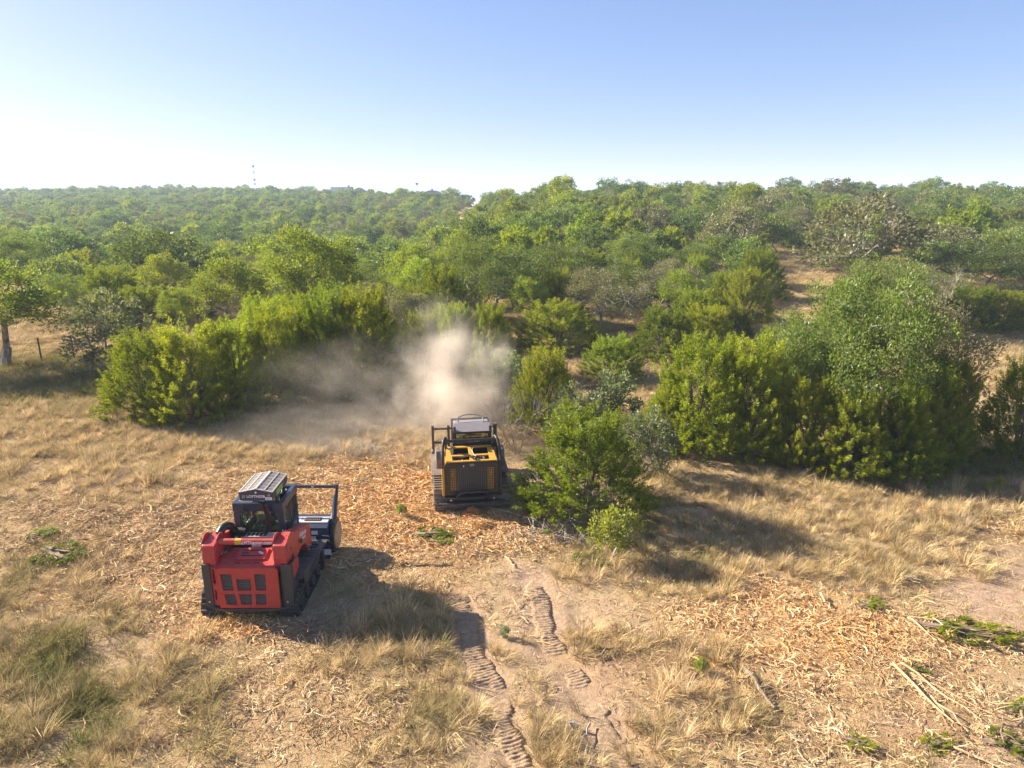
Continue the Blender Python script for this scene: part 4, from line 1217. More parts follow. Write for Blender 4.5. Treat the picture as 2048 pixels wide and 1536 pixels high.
    for s in (-1, 1):
        pb.prism([(hy + .30, .93), (hy + .42, .93), (yb + .05, zb + .06), (yb - .05, zb + .06)], 'x', PX[s] - .03, PX[s] + .03)
    po = pb.build('push_bar', 'slate_paint', mh, bevel=.004)
    for s in (-1, 1):
        MB().tube([(PX[s] - s * .07, hy + .30, .95), (PX[s] - s * .06, hy + .68, 1.42)], .03, 10).build('brace_rod', 'light_grey_paint', mh)
    MB().box((.55, yb - .042, zb), (.06, .006, .05)).build('sticker', 'cream_plastic', mh)
    for s in (-1, 1):
        hose('head_hose', [(s * .3, 2.12, 1.0), (s * .32, 2.25, 1.12), (s * .3, 2.45, 1.02), (s * .28, 2.62, .95)], .03, T)
    p = skin_person((0, 0, 0), 0, 'person in a dark cap seated in the cab of the red loader, seen from behind', 'shirt_cloth')
    M = Matrix.Translation(Vector(loc)) @ Matrix.Rotation(rz, 4, 'Z')
    p.location = M @ Vector((-.02, 1.64, 1.14)); p.rotation_euler = (0, 0, rz)
    p.scale = (.96, .96, .96)
    return T
RX, RY = -5.50, 12.42
red_loader((RX, RY, float(ground_z(RX, RY + 1)) - .02), 0.0)

# ------------------------------------------------------------------ the yellow track loader
def yellow_loader(loc, rz):
    T = empty('track_loader', loc, rz, label='yellow and black forestry track loader with mesh grille and roll bars, working into the dust', cat='track loader')
    for s in (-1, 1):
        a, b = sorted((s * .70, s * 1.06))
        make_track(T, a, b, .02, 2.2, .86, 'dusty_rubber', 'dusty_rubber')
        a, b = sorted((s * .78, s * 1.10))
        MB().prism([(.55, .90), (1.6, .93), (2.3, .86), (2.3, .84), (1.6, .905), (.55, .875)], 'x', a, b).build('fender', 'dusty_steel', T, bevel=.005)
    MB().bx(-.68, .68, .2, 2.2, .3, 1.1).build('chassis', 'black_paint', T, bevel=.02)
    # rear door: black frame, yellow panels, mesh grille
    fr = MB().prism([(-.75, .50), (.75, .50), (.75, 1.36), (.71, 1.44), (-.71, 1.44), (-.75, 1.36)], 'y', 0, .07, holes=[[(-.62, .60), (.62, .60), (.62, 1.30), (-.62, 1.30)]])
    door = fr.build('rear_door', 'black_paint', T, bevel=.015)
    for s in (-1, 1):
        a, b = sorted((s * .44, s * .62))
        yp = MB().bx(a, b, .035, .06, .60, 1.30).build('door_panel', 'yellow_paint', T)
        mesh = MB()
        z = .62
        while z < 1.29: mesh.bx(a, b, .026, .031, z, z + .016); z += .05
        x = a + .02
        while x < b: mesh.bx(x, x + .014, .020, .0255, .60, 1.30); x += .05
        mesh.build('panel_mesh', 'black_paint', yp)['kind'] = 'stuff'
        MB().box((s * .53, .018, 1.12), (.02, .03, .12), (0, R(8), 0)).build('door_latch', 'sticker_yellow', yp, bevel=.004)
    gr = MB().bx(-.44, .44, .075, .09, .58, 1.30).build('radiator', 'black_paint', T)
    vb = MB().box((0, 0, 0), (.018, .014, .70)).mesh('grille_bar', 'grille_grey', bevel=.003)
    hb = MB().box((0, 0, 0), (.88, .012, .018)).mesh('grille_bar', 'grille_grey', bevel=.003)
    for k in range(17): link('grille_bar', vb, door, loc=(-.42 + .0525 * k, .028, .95))
    for k in range(13): link('grille_bar', hb, door, loc=(0, .042, .63 + .0545 * k))
    MB().tube([(.0 + .055 * math.cos(t * .5236), -.006, 1.375 + .024 * math.sin(t * .5236)) for t in range(13)], .008, 6).build('badge', 'light_grey_paint', door)
    MB().bx(-.245, -.215, -.006, -.001, 1.33, 1.375).build('sticker', 'sticker_white', door)
    # bumper loop and steel rear plates
    MB().tube(smooth_path([(-.42, .02, .34), (-.43, -.10, .42), (-.38, -.16, .58), (-.25, -.18, .64), (0, -.18, .65), (.25, -.18, .64), (.38, -.16, .58), (.43, -.10, .42), (.42, .02, .34)]), .036, 10).build('bumper_loop', 'black_paint', T, smooth=True)
    MB().tube([(-.34, -.14, .46), (.34, -.14, .46)], .028, 10).build('bumper_rail', 'black_paint', T, smooth=True)
    for (z, w, y) in ((.46, .84, .0), (.30, .92, -.05)):
        MB().prism([(-w, .16), (-w, y + .05), (-w + .12, y - .04), (-.42, y - .10), (.42, y - .10), (w - .12, y - .04), (w, y + .05), (w, .16)], 'z', z - .05, z).build('bumper_plate', 'dark_grey_paint', T, bevel=.012)
    for s in (-1, 1):
        MB().cyl((s * .60, -.03, .37), 'y', .03, .04, 6).build('bolt', 'bolt_steel', T)
    MB().bx(-.90, .90, .08, .14, .05, .44).build('belly_plate', 'dusty_steel', T, bevel=.01)
    for s in (-1, 1):
        a, b = sorted((s * .66, s * 1.10))
        MB().prism([(a, .16), (b, .10), (b, .02), (a, -.08)] if s > 0 else [(a, .10), (b, .16), (b, -.08), (a, .02)], 'z', .24, .28).build('track_guard', 'dusty_steel', T, bevel=.006)
    # yellow engine cover with four open windows
    def zc(y): return 1.45 + (y - .05) * .10
    hood = MB()
    HO = [(-.70, .03), (.70, .03), (.66, .98), (-.66, .98)]
    HL = [[(-.52, .10), (-.045, .10), (-.045, .36), (-.53, .36)], [(.045, .10), (.50, .10), (.50, .36), (.045, .36)], [(-.54, .44), (-.045, .44), (-.045, .88), (-.57, .88)], [(.045, .44), (.50, .44), (.50, .88), (.045, .88)]]
    h0 = MB().prism(HO, 'z', 1.45, 1.485, holes=HL)
    h0.v = [(x, y, z + (y - .05) * .10) for x, y, z in h0.v]
    hood = h0.build('engine_cover', 'yellow_paint', T, bevel=.006)
    MB().bx(-.64, .64, .10, .95, 1.1, 1.30).build('engine_bay', 'black_paint', T, bevel=.02)
    MB().bx(.10, .40, .15, .60, 1.30, 1.40).build('oil_cooler', 'dusty_steel', T, bevel=.01)
    hose('coolant_hose', [(-.45, .75, 1.40), (-.1, .66, 1.44), (.1, .55, 1.42), (.3, .4, 1.40)], .03, T)
    hose('cable', [(.12, .82, 1.57), (.06, .68, 1.56), (.08, .42, 1.53), (.14, .30, 1.51)], .012, T, 'cream_plastic')
    for k in range(7):
        a = -.45 + .11 * k
        MB().tube([(a, .15 + .04 * (k % 3), 1.40), (a + .1, .22, 1.44 + .02 * (k % 2))], .010, 5).build('caught_twig', 'fresh_wood', hood)
    for s in (-1, 1):
        MB().prism([(.03, 1.15), (.03, 1.45), (.95, 1.54), (1.2, 1.5), (1.2, 1.05), (.4, 1.0)], 'x', s * .71 - .015, s * .71 + .015).build('side_panel', 'yellow_paint', T, bevel=.008)
        MB().prism([(.02, .48), (.02, 1.40), (.20, 1.44), (.20, .48)], 'x', s * .795 - .035, s * .795 + .035).build('corner_panel', 'yellow_paint' if s < 0 else 'black_paint', T, bevel=.006)  # right panel black: shadow put into the colour of a yellow part
        # brush guard tubes
        MB().tube(smooth_path([(s * .80, .04, 1.30), (s * .80, .10, 1.55), (s * .76, .32, 1.92), (s * .72, .42, 2.00), (s * .69, .55, 1.99), (s * .64, 1.05, 1.66), (s * .63, 1.3, 1.62)]), .042, 10).build('brush_guard', 'black_paint', T, smooth=True)
        MB().tube([(s * .70, .60, 1.96), (s * .66, .92, 1.52)], .034, 8).build('guard_brace', 'black_paint', T, smooth=True)
        # lift arm, grey and dusty, low at the side
        MB().prism([(.45, 1.12), (.42, 1.40), (.55, 1.60), (.80, 1.62), (2.05, 1.10), (2.25, .95), (2.25, .55), (2.10, .50), (2.0, .80), (1.3, 1.05), (.5, 1.16)], 'x', s * .90 - .06, s * .90 + .06).build('lift_arm', 'dusty_steel', T, bevel=.012)
        MB().tube([(s * .86, .5, 1.22), (s * .86, 1.5, .75)], .05, 10).build('lift_cylinder', 'black_paint', T)
    MB().tube([(-.735, .40, 1.96), (.735, .40, 1.96)], .036, 10).build('guard_crossbar', 'black_paint', T, smooth=True)
    # cab
    cab = MB()
    y0, y1 = 1.12, 2.15
    for x in (-.40, .62):
        cab.bx(x - .05, x + .05, y0, y0 + .1, 1.30, 1.98); cab.bx(x - .05, x + .05, y1 - .1, y1, .9, 1.98)
    cab.bx(-.446, .666, y0 + .005, y0 + .095, 1.2, 1.58)
    cab.bx(-.45, .67, y0 - .03, y0 + .12, 1.89, 2.01); cab.bx(-.45, .67, y0 + .12, y1, 1.981, 2.03)
    cab.bx(-.45, -.41, y0 + .1, y1 - .1, .9, 1.3); cab.bx(.63, .67, y0 + .1, y1 - .1, .9, 1.3)
    cab.build('cab_frame', 'black_paint', T, bevel=.012)
    MB().prism([(y0 - .10, 1.98), (y0 - .02, 1.97), (y0 + .30, 2.10), (y0 + .26, 2.13)], 'x', -.42, .66).build('roof_visor', 'grey_paint', T, bevel=.008)
    MB().bx(-.40, .62, y0 + .27, y1 - .35, 2.033, 2.09).build('roof', 'grey_paint', T, bevel=.03)
    for s in (-1, 1): MB().box((s * .51 + .11, y0 - .04, 2.06), (.07, .10, .14)).build('work_lamp', 'dark_grey_paint', T, bevel=.015)
    MB().bx(-.349, .569, y0 + .04, y0 + .05, 1.583, 1.888).build('rear_window', 'smoked_glass', T)
    MB().bx(-.349, .569, y1 - .06, y1 - .05, 1.0, 1.978).build('windscreen', 'cab_glass', T)
    for s in (-1, 1): MB().bx(s * .53 + .106, s * .53 + .114, y0 + .102, y1 - .102, 1.31, 1.978).build('side_window', 'smoked_glass', T)
    MB().prism([(-.16, 1.1), (.36, 1.1), (.36, 1.68), (.28, 1.80), (-.08, 1.80), (-.16, 1.68)], 'y', y0 + .28, y0 + .40).build('seat', 'seat_vinyl', T, bevel=.03)
    MB().bx(-.34, .54, y0 - .012, y0 - .004, 1.60, 1.74).build('name_board', 'dark_grey_paint', T, bevel=.01)
    MB().prism([(-.02, 1.635), (.12, 1.625), (.15, 1.67), (.10, 1.71), (.02, 1.72)], 'y', y0 - .022, y0 - .013).build('logo', 'sticker_red', T)
    text('lettering', 'ASV', .095, 'sticker_white', T, (.25, y0 - .016, 1.67), (R(90), 0, 0), .001, .2, .002)
    # roof rail, stack
    MB().tube(smooth_path([(-.25, 1.55, 2.08), (-.27, 1.62, 2.20), (-.05, 1.72, 2.26), (.25, 1.72, 2.26), (.46, 1.62, 2.20), (.44, 1.50, 2.08)]), .018, 8).build('roof_rail', 'grey_paint', T, smooth=True)
    MB().tube(smooth_path([(.74, 1.0, 1.5), (.74, .98, 1.8), (.735, .98, 2.1), (.725, .96, 2.20)]), .045, 10).build('exhaust_stack', 'hose_black', T, smooth=True)
    MB().bx(.70, .80, .82, .94, 1.60, 1.76).build('air_cleaner', 'black_paint', T, bevel=.03)
    MB().tube([(.64, .98, 1.52), (.82, .98, 1.52)], .03, 8).build('stack_bracket', 'black_paint', T)
    # mulching head with its upright brush frame
    hw = 1.02; hy = 2.5
    mh = MB().prism([(hy, .02), (hy, .62), (hy + .12, .72), (hy + .55, .72), (hy + .75, .5), (hy + .5, .02)], 'x', -hw, hw).build('mulcher_head', 'dusty_steel', T, bevel=.012)
    for s in (-1, 1): MB().prism([(hy - .05, .0), (hy - .1, .5), (hy + .15, .80), (hy + .6, .80), (hy + .8, .5), (hy + .5, .0)], 'x', s * hw - .03, s * hw + .03).build('end_plate', 'dusty_steel', mh, bevel=.01)
    pf = MB()
    for x in (-hw + .03, -hw + .52, hw - .52, hw - .03):
        pf.bx(x - .04, x + .04, hy + .36, hy + .44, .72, 1.56)
    pf.tube([(-hw, hy + .40, 1.45), (hw, hy + .40, 1.45)], .036, 8)
    pf.tube([(-hw, hy + .40, 1.0), (hw, hy + .40, 1.0)], .045, 8)
    pf.build('push_frame', 'dusty_steel', mh, bevel=.006)
    return T
YX, YY = -1.10, 17.45
yellow_loader((YX, YY, float(ground_z(YX, YY + 1)) - .02), R(8.0))

# ------------------------------------------------------------------ track prints pressed into the bare soil
def track_print(path, width, seed):
    """a strip of pressed soil with cross ridges, a few centimetres of real relief, ragged at its edges"""
    P = [Vector(gp(*p)) for p in path]
    P = smooth_path([(p.x, p.y, 0) for p in P], 8)
    L_ = [0]
    for a, b in zip(P[:-1], P[1:]): L_.append(L_[-1] + (b - a).length)
    n = int(L_[-1] / 0.013); m = 17
    s = np.linspace(0, L_[-1], n)
    cx = np.interp(s, L_, [p.x for p in P]); cy_ = np.interp(s, L_, [p.y for p in P])
    tx = np.gradient(cx); ty = np.gradient(cy_); ln = np.hypot(tx, ty); tx /= ln; ty /= ln
    u = np.linspace(-1, 1, m)
    Xg = cx[:, None] + ty[:, None] * u[None, :] * width / 2; Yg = cy_[:, None] - tx[:, None] * u[None, :] * width / 2
    wob = (fbm(Xg * 1.3, Yg * 1.3, seed, 2) - .5) * .10
    ph = (s[:, None] + wob + 0.02 * np.abs(u)[None, :]) / 0.078 * 2 * np.pi
    ridge = np.clip(np.sin(ph) * 1.3 + .2, -1, 1)
    edge = np.abs(u)[None, :] + (fbm(Xg * 3.1, Yg * 3.1, seed + 3, 3) - .45) * 1.1
    fade = (1 - sstep(.62, .98, edge)) * (1 - sstep(.85, 1, np.abs(u)))[None, :] * (sstep(0, .4, s) * (1 - sstep(L_[-1] - .4, L_[-1], s)))[:, None]
    worn = sstep(.28, .50, fbm(Xg * 1.1, Yg * 1.1, seed + 5, 3))
    base = ground_z(Xg, Yg)
    smoothz = np.mean(base)
    Z = base * .35 + (base * 0 + np.convolve(base.mean(1), np.ones(25) / 25, 'same')[:, None]) * .65 if n > 60 else base
    Z = base * .25 + Z * .75 - .012 + ridge * .0095 * worn + (fbm(Xg * 9, Yg * 9, seed + 9, 3) - .5) * .045
    Z = Z * fade + (base - .085) * (1 - fade)
    V = np.stack([Xg.ravel(), Yg.ravel(), Z.ravel()], 1)
    i = np.arange(m - 1)[None, :] + m * np.arange(n - 1)[:, None]
    F = np.stack([i, i + m, i + 1 + m, i + 1], -1).reshape(-1, 4)
    me = np_mesh('track_print', V, F.ravel(), np.full(len(F), 4), ['dry_ground'])
    a = me.attributes.new('zone', 'FLOAT_COLOR', 'POINT')
    a.data.foreach_set('color', np.tile(np.array([0.0, 0.62, 0, 1], np.float32), len(V)))
    return link('track_print', me, kind='structure')
for i, (p, w) in enumerate(PRINTS): track_print(p, w, 300 + i * 7)
def print_mask(x, y, z):
    m = np.zeros(len(x))
    for a, b, r in PRINT_PTS: m = np.maximum(m, ((x - a) ** 2 + (y - b) ** 2) < r * r)
    return m

# ------------------------------------------------------------------ grass, straw and shredded wood: scattered masses
def blade_tuft(seed, n, h, spread, bend, w, flop=0.0):
    g = np.random.default_rng(seed); V = []; F = []; S_ = []; v = []
    for k in range(n):
        a = g.uniform(0, 6.28); r = spread * g.random() ** .7 * .35
        p = np.array([math.cos(a) * r, math.sin(a) * r, -.03])
        a2 = a + g.normal() * .7
        out = np.array([math.cos(a2), math.sin(a2), 0]); hh = h * g.uniform(.45, 1.15); b = bend * g.uniform(.3, 1.5)
        side = np.array([-out[1], out[0], 0]) * w * g.uniform(.6, 1.3)
        pts = []
        for t in (0, .5, 1.0):
            pts.append(p + out * (spread * .5 * t + b * hh * t * t) + np.array([0, 0, hh * (t - .28 * b * t * t)]) + np.array([flop, 0, 0]) * hh * t * t)
        o = len(V)
        V += [pts[0] - side, pts[0] + side, pts[1] + side * .75, pts[1] - side * .75, pts[2]]
        F += [o, o + 1, o + 2, o + 3, o + 3, o + 2, o + 4]; S_ += [4, 3]; vv = g.random(); v += [vv * .8, vv]  # lower part of each blade darker: slight shade put into its colour
    return np_mesh('grass_tuft', V, F, S_, ['grass_blade'], v=v)

TUFTS = [blade_tuft(1, 60, .34, .34, .5, .0055), blade_tuft(2, 70, .42, .30, .35, .005), blade_tuft(3, 50, .26, .42, .9, .006), blade_tuft(4, 60, .38, .40, .7, .0055, .5), blade_tuft(5, 44, .55, .26, .3, .0045)]
SMALL = [blade_tuft(6, 16, .16, .22, .9, .006), blade_tuft(7, 14, .12, .26, 1.2, .007)]
FIELD = [blade_tuft(8, 70, .34, .9, .5, .009), blade_tuft(9, 70, .30, 1.1, .7, .010)]

def shred(seed, n, ln, w, spread):
    """a handful of torn, curled wood slivers lying on the ground"""
    g = np.random.default_rng(seed); V = []; F = []; S_ = []; v = []
    for k in range(n):
        c = np.array([g.normal() * spread, g.normal() * spread, g.uniform(.0, .035)])
        a = g.uniform(0, 6.28); d = np.array([math.cos(a), math.sin(a), g.normal() * .16]); sd = np.array([-d[1], d[0], g.normal() * .5])
        L_ = ln * math.exp(g.normal() * .45); ww = w * g.uniform(.5, 1.5); cv = g.normal() * .13 * L_
        o = len(V)
        for t, q in ((-.5, .35), (-.1, 1), (.25, .9), (.5, .2)):
            p = c + d * L_ * t + np.array([-d[1], d[0], .25]) * cv * (1 - 4 * t * t)
            V += [p - sd * ww * q, p + sd * ww * q + np.array([0, 0, .4 * ww])]
        for i in range(3): F += [o + 2 * i, o + 2 * i + 1, o + 2 * i + 3, o + 2 * i + 2]; S_ += [4]
        v += [g.random()] * 3
    return np_mesh('wood_shred', V, F, S_, ['wood_shred'], v=v)
SHREDS = [shred(21, 14, .12, .0055, .14), shred(22, 12, .15, .006, .16), shred(23, 20, .075, .005, .13), shred(24, 5, .30, .007, .18)]

def field_points(n, y0, y1, amax, seed):
    g = np.random.default_rng(seed)
    y = np.sqrt(y0 ** 2 + (y1 ** 2 - y0 ** 2) * g.random(n)); x = y * g.uniform(-amax, amax, n)
    z = ground_z(x, y)
    return g, x, y, z

def off_machines(x, y):
    m1 = (np.abs(x - RX) < 1.25) & (y > RY - .1) & (y < RY + 3.3)
    m2 = (np.abs(x - YX + .14 * (y - YY)) < 1.2) & (y > YY - .15) & (y < YY + 3.4)
    return ~(m1 | m2)

def tints(g, base, n, jit=.12):
    b = np.asarray(base); k = g.integers(len(b), size=n)
    c = b[k] * np.exp(g.normal(size=(n, 1)) * jit)
    return np.concatenate([c, np.ones((n, 1))], 1), k

DRY = np.array([(.64, .47, .23), (.56, .42, .22), (.72, .55, .30), (.50, .37, .18), (.60, .45, .28)])
OLIVE = np.array([(.22, .21, .065), (.27, .24, .09), (.18, .20, .05), (.33, .27, .11)])
def grass_mass(name, n, y0, y1, variants, seed, dens, scale, amax=.97, mix_green=True):
    g, x, y, z = field_points(n, y0, y1, amax, seed)
    px, py, dep = zones_at(x, y, z)
    p = dens(px, py, x, y) * (1 - .93 * print_mask(x, y, z))
    k = (g.random(n) < p) & off_machines(x, y)
    x, y, z, px, py = x[k], y[k], z[k], px[k], py[k]; m = len(x)
    t, _ = tints(g, DRY, m)
    if mix_green:
        gz = zone(GREEN, px, py)
        og, _ = tints(g, OLIVE, m)
        patch = sstep(.42, .62, fbm(x / .9, y / .9, 71, 2))
        f = np.clip(gz * .85 * (.35 + .9 * patch) + .30 * (g.random(m) < .35), 0, 1)[:, None]
        t = t * (1 - f) + og * f
    s = scale * np.exp(g.normal(size=m) * .22) * (.75 + .5 * fbm(x / 1.2, y / 1.2, 41, 2))
    rot = np.stack([g.normal(size=m) * .12, g.normal(size=m) * .12, g.uniform(0, 6.28, m)], 1)
    sc = np.stack([s, s, s * g.uniform(.75, 1.15, m)], 1)
    print(name, m)
    return scatter(name, variants, np.stack([x, y, z], 1), rot, sc, g.integers(len(variants), size=m), t)

grass_mass('dry_grass', 95000, 7.2, 38, TUFTS, 401, lambda px, py, x, y: np.clip(zone(TALL, px, py) * (.25 + .95 * sstep(.35, .6, fbm(x / .7, y / .7, 43, 3))), 0, 1) * .62 * (1 - .85 * zone(SOIL, px, py)) * 1.0, .68)
grass_mass('short_grass', 42000, 7.2, 34, SMALL, 402, lambda px, py, x, y: (.20 + .5 * sstep(.45, .65, fbm(x / .8, y / .8, 47, 3))) * (1 - .85 * zone(SOIL, px, py)) * (1 - .75 * zone(MULCH, px, py)), 1.0)
grass_mass('field_grass', 60000, 30, 110, FIELD, 403, lambda px, py, x, y: .5 + .4 * fbm(x / 3, y / 3, 49, 2), 1.0, 1.0)

def shreds():
    n = 260000
    g, x, y, z = field_points(n, 7.2, 30, .97, 501)
    px, py, dep = zones_at(x, y, z)
    mz = zone(MULCH, px, py); so = zone(SOIL, px, py)
    p = np.clip(mz * (.45 + .6 * sstep(.35, .6, fbm(x / .6, y / .6, 53, 3))), 0, 1) * (1 - .8 * so) * .42 + .045 * (py > 900) * (1 - .6 * so)
    p = p * (1 - .85 * print_mask(x, y, z))
    k = (g.random(n) < p) & off_machines(x, y)
    x, y, z, mz, px, py = x[k], y[k], z[k], mz[k], px[k], py[k]; m = len(x)
    fresh, _ = tints(g, [(.66, .38, .15), (.72, .46, .22), (.60, .31, .11), (.78, .56, .32), (.44, .22, .08), (.58, .36, .18)], m)
    old, _ = tints(g, [(.52, .36, .19), (.62, .46, .26), (.36, .23, .12), (.46, .34, .20), (.27, .17, .09), (.70, .54, .33)], m)
    near = np.exp(-(((px - 800) / 330) ** 2 + ((py - 1020) / 130) ** 2)) + np.exp(-(((px - 1600) / 330) ** 2 + ((py - 1270) / 110) ** 2)) + .9 * np.exp(-(((px - 470) / 120) ** 2 + ((py - 1255) / 40) ** 2))
    f = np.clip(near * 1.1, .12, 1)[:, None]
    t = fresh * f + old * (1 - f)
    s = np.exp(g.normal(size=m) * .3) * (.55 + .36 * mz)
    sc = np.stack([s, s, s], 1)
    rot = np.stack([g.normal(size=m) * .1, g.normal(size=m) * .1, g.uniform(0, 6.28, m)], 1)
    print('shreds', m)
    pick = np.where(g.random(m) < .08, 3, g.integers(3, size=m))
    scatter('wood_mulch', SHREDS, np.stack([x, y, z + .01], 1), rot, sc, pick, t)
shreds()

# low green and yellow weeds at the left, in front of the fence
def weeds():
    n = 9000
    g, x, y, z = field_points(n, 20, 40, .95, 601)
    px, py, dep = zones_at(x, y, z)
    k = g.random(n) < np.maximum(zone([(100, 770, 190, 45, 1), (210, 790, 60, 30, .6), (1960, 965, 90, 30, .5)], px, py), 0) * .55
    x, y, z = x[k], y[k], z[k]; m = len(x)
    t, _ = tints(g, [(.28, .26, .05), (.36, .31, .07), (.20, .22, .05), (.42, .33, .12)], m)
    s = np.exp(g.normal(size=m) * .25)
    scatter('low_weeds', FIELD, np.stack([x, y, z], 1), np.stack([g.normal(size=m) * .1, g.normal(size=m) * .1, g.uniform(0, 6.28, m)], 1), np.stack([s * .8, s * .8, s], 1), g.integers(2, size=m), t)
weeds()

# ------------------------------------------------------------------ lying wood, boughs, weeds one can tell apart
def crooked(a, b, r0, r1, seed, lift=.03, wob=.08, n=6):
    g = np.random.default_rng(seed)
    A = Vector(gp(*a)); B = Vector(gp(*b)); D = (B - A); pts = []
    for i in range(n):
        t = i / (n - 1); p = A + D * t + Vector(g.normal(size=3)) * D.length * wob * (0 < t < 1) * .6
        p.z = float(ground_z(p.x, p.y)) + lift + r0 + abs(g.normal()) * .03
        pts.append(p)
    rs = [r0 + (r1 - r0) * i / (n - 1) for i in range(n)]
    return pts, rs

def stick(a, b, r0, r1, label, seed, mat='dead_wood', twigs=0, lift=.03, wob=.08):
    pts, rs = crooked(a, b, r0, r1, seed, lift, wob)
    o = pts[0].copy()
    g = np.random.default_rng(seed + 1)
    mb = MB().tube([p - o for p in pts], rs, 7)
    ob = mb.build('fallen_branch', mat, loc=o, smooth=True, label=label, cat='branch', group='branches lying on the ground')
    for k in range(twigs):
        i = int(g.integers(1, len(pts))); p = pts[i] - o; d = (pts[-1] - pts[0]).normalized()
        side = Vector((-d.y, d.x, 0)) * g.choice([-1, 1])
        q = p + (d * g.uniform(.1, .5) + side * g.uniform(.2, .5) + Vector((0, 0, g.uniform(.0, .15)))) * g.uniform(.4, .9)
        MB().tube([p, (p + q) / 2 + Vector(g.normal(size=3)) * .03, q], [rs[i] * .5, rs[i] * .4, .004], 5).build('twig', mat, ob, smooth=True)
    return ob

stick((1784, 1335), (1905, 1455), .030, .012, 'thickest pale split sapling lying in the mulch at the lower right', 1, 'fresh_wood', 4, wob=.03)
stick((1800, 1338), (1960, 1445), .022, .01, 'long thin pale sliver lying beside the thick split sapling', 2, 'fresh_wood', 2, wob=.03)
stick((1820, 1352), (1990, 1440), .018, .008, 'pale curved sliver fanning out right of the thick split sapling', 3, 'fresh_wood', 2, wob=.04)
stick((1860, 1400), (1935, 1470), .02, .008, 'short pale splinter at the lower end of the split sapling', 4, 'fresh_wood', 1, wob=.03)
stick((1484, 1345), (1548, 1428), .055, .022, 'grey brown broken limb with a pale torn end near the bottom', 5, 'dead_wood', 3, wob=.05)
stick((1442, 1418), (1500, 1412), .018, .008, 'thin arched twig touching the grey brown broken limb', 6, 'dead_wood', 1, lift=.12)
stick((1624, 1388), (1648, 1378), .02, .012, 'small dark curved stick in the mulch', 7, 'dead_wood', 0)
stick((1905, 1500), (2000, 1545), .022, .010, 'straight pale stick running into the bottom edge at the right', 8, 'fresh_wood', 2, wob=.02)
stick((2040, 1430), (2005, 1500), .03, .012, 'crooked grey branch at the lower right corner', 9, 'dead_wood', 2, wob=.1)
stick((1130, 1452), (1162, 1460), .035, .02, 'short bleached chunk of wood on the track lane', 10, 'pale_twig', 1, wob=.02)
stick((1180, 1455), (1153, 1490), .018, .008, 'bleached twig below the short bleached chunk', 11, 'pale_twig', 1, wob=.12)
stick((1190, 1322), (1232, 1303), .032, .014, 'dark crooked stick on bare soil beside the tread marks', 12, 'dead_wood', 1, wob=.08)
stick((1010, 1118), (1030, 1138), .02, .012, 'short tan stick in the orange mulch behind the yellow machine', 13, 'fresh_wood', 0)
stick((950, 1114), (1075, 1118), .012, .006, 'long thin straight stick across the orange mulch', 14, 'pale_twig', 1, wob=.02)
stick((640, 1258), (705, 1292), .016, .007, 'thin pale stick in the shadow of the red machine', 15, 'pale_twig', 2, wob=.03)
stick((515, 1282), (580, 1278), .014, .008, 'straight stick behind the red machine tailgate', 16, 'dead_wood', 1, wob=.02)
stick((610, 1262), (640, 1252), .03, .012, 'dark tangled twig clump in the shadow of the red machine', 17, 'dead_wood', 6, wob=.1, lift=.08)
stick((440, 862), (425, 835), .02, .008, 'bleached antler shaped branch in the dry grass left of the dust', 18, 'pale_twig', 3, lift=.25, wob=.1)
stick((700, 915), (735, 890), .022, .008, 'bleached branch sticking out of the grass near the dust', 19, 'pale_twig', 4, lift=.2, wob=.1)
stick((720, 1130), (775, 1112), .018, .008, 'pale twig on the mulch between the two machines', 20, 'pale_twig', 3, lift=.06)
stick((1640, 1195), (1658, 1222), .03, .015, 'pale stub of wood left of the green bough', 21, 'fresh_wood', 0)
stick((1690, 1190), (1760, 1193), .012, .006, 'thin arched twig in the grass above the green bough', 22, 'pale_twig', 0, lift=.1)
stick((1800, 1168), (1830, 1172), .02, .01, 'pale forked twig in the grass right of the arched one', 23, 'pale_twig', 3, lift=.15)
stick((1815, 1240), (1872, 1290), .022, .010, 'pale shredded limb trailing from the green bough', 24, 'fresh_wood', 3, wob=.04)

def bough(px, py, ln_px, label, seed, w=.45, rz=None, mat='juniper_leaf'):
    """a cut juniper bough lying flat"""
    x, y, z = gp(px, py)
    V, v, mb, nv = juniper_crown(seed, 1.5, 1.0, 50, 40, .11)
    me = np_mesh('foliage', V, np.arange(len(V)), np.full(len(V) // nv, nv), [mat], v=v)
    _, _, dep = proj(x, y, z)
    ln = ln_px * float(dep) / FPX
    root = empty('cut_bough', (x, y, z + .05), label=label, cat='bough', group='green boughs lying in the mulch')
    rz = rng.uniform(0, 6.28) if rz is None else rz
    M = (R(86), 0, rz); s = (ln / 1.5 * w * 1.6, ln / 1.5 * .30, ln / 1.5)
    # lie down: length axis along the ground
    link('foliage', me, root, rot=M, scale=s)
    link('stem', mb.mesh('stem', 'dead_wood'), root, rot=M, scale=s)
    return root
bough(1850, 1255, 190, 'long bright green juniper bough lying above the orange mulch', 701, .4, R(70))
bough(1720, 1215, 60, 'small green sprig left of the long bright bough', 702, .6, R(100))
bough(1975, 1490, 100, 'green bough near the lower right corner', 703, .7, R(80))
bough(1850, 1500, 70, 'yellow-green bough at the bottom edge', 704, .7, R(110))
bough(1690, 1485, 60, 'small green bough at the bottom, left of the yellow-green one', 705, .7, R(60))
bough(1810, 1338, 45, 'tiny green sprig at the upper end of the split sapling', 706, .6, R(60))
bough(2020, 1430, 60, 'green bough by the crooked grey branch', 707, .6, R(120))
bough(830, 1072, 80, 'flattened dark green bough in the mulch between the machines', 708, .7, R(85))
bough(1140, 1125, 80, 'flattened green bough left of the lime green bush', 709, .6, R(80))
bough(860, 1085, 50, 'small flattened sprig right of the dark green bough between the machines', 710, .6, R(80))
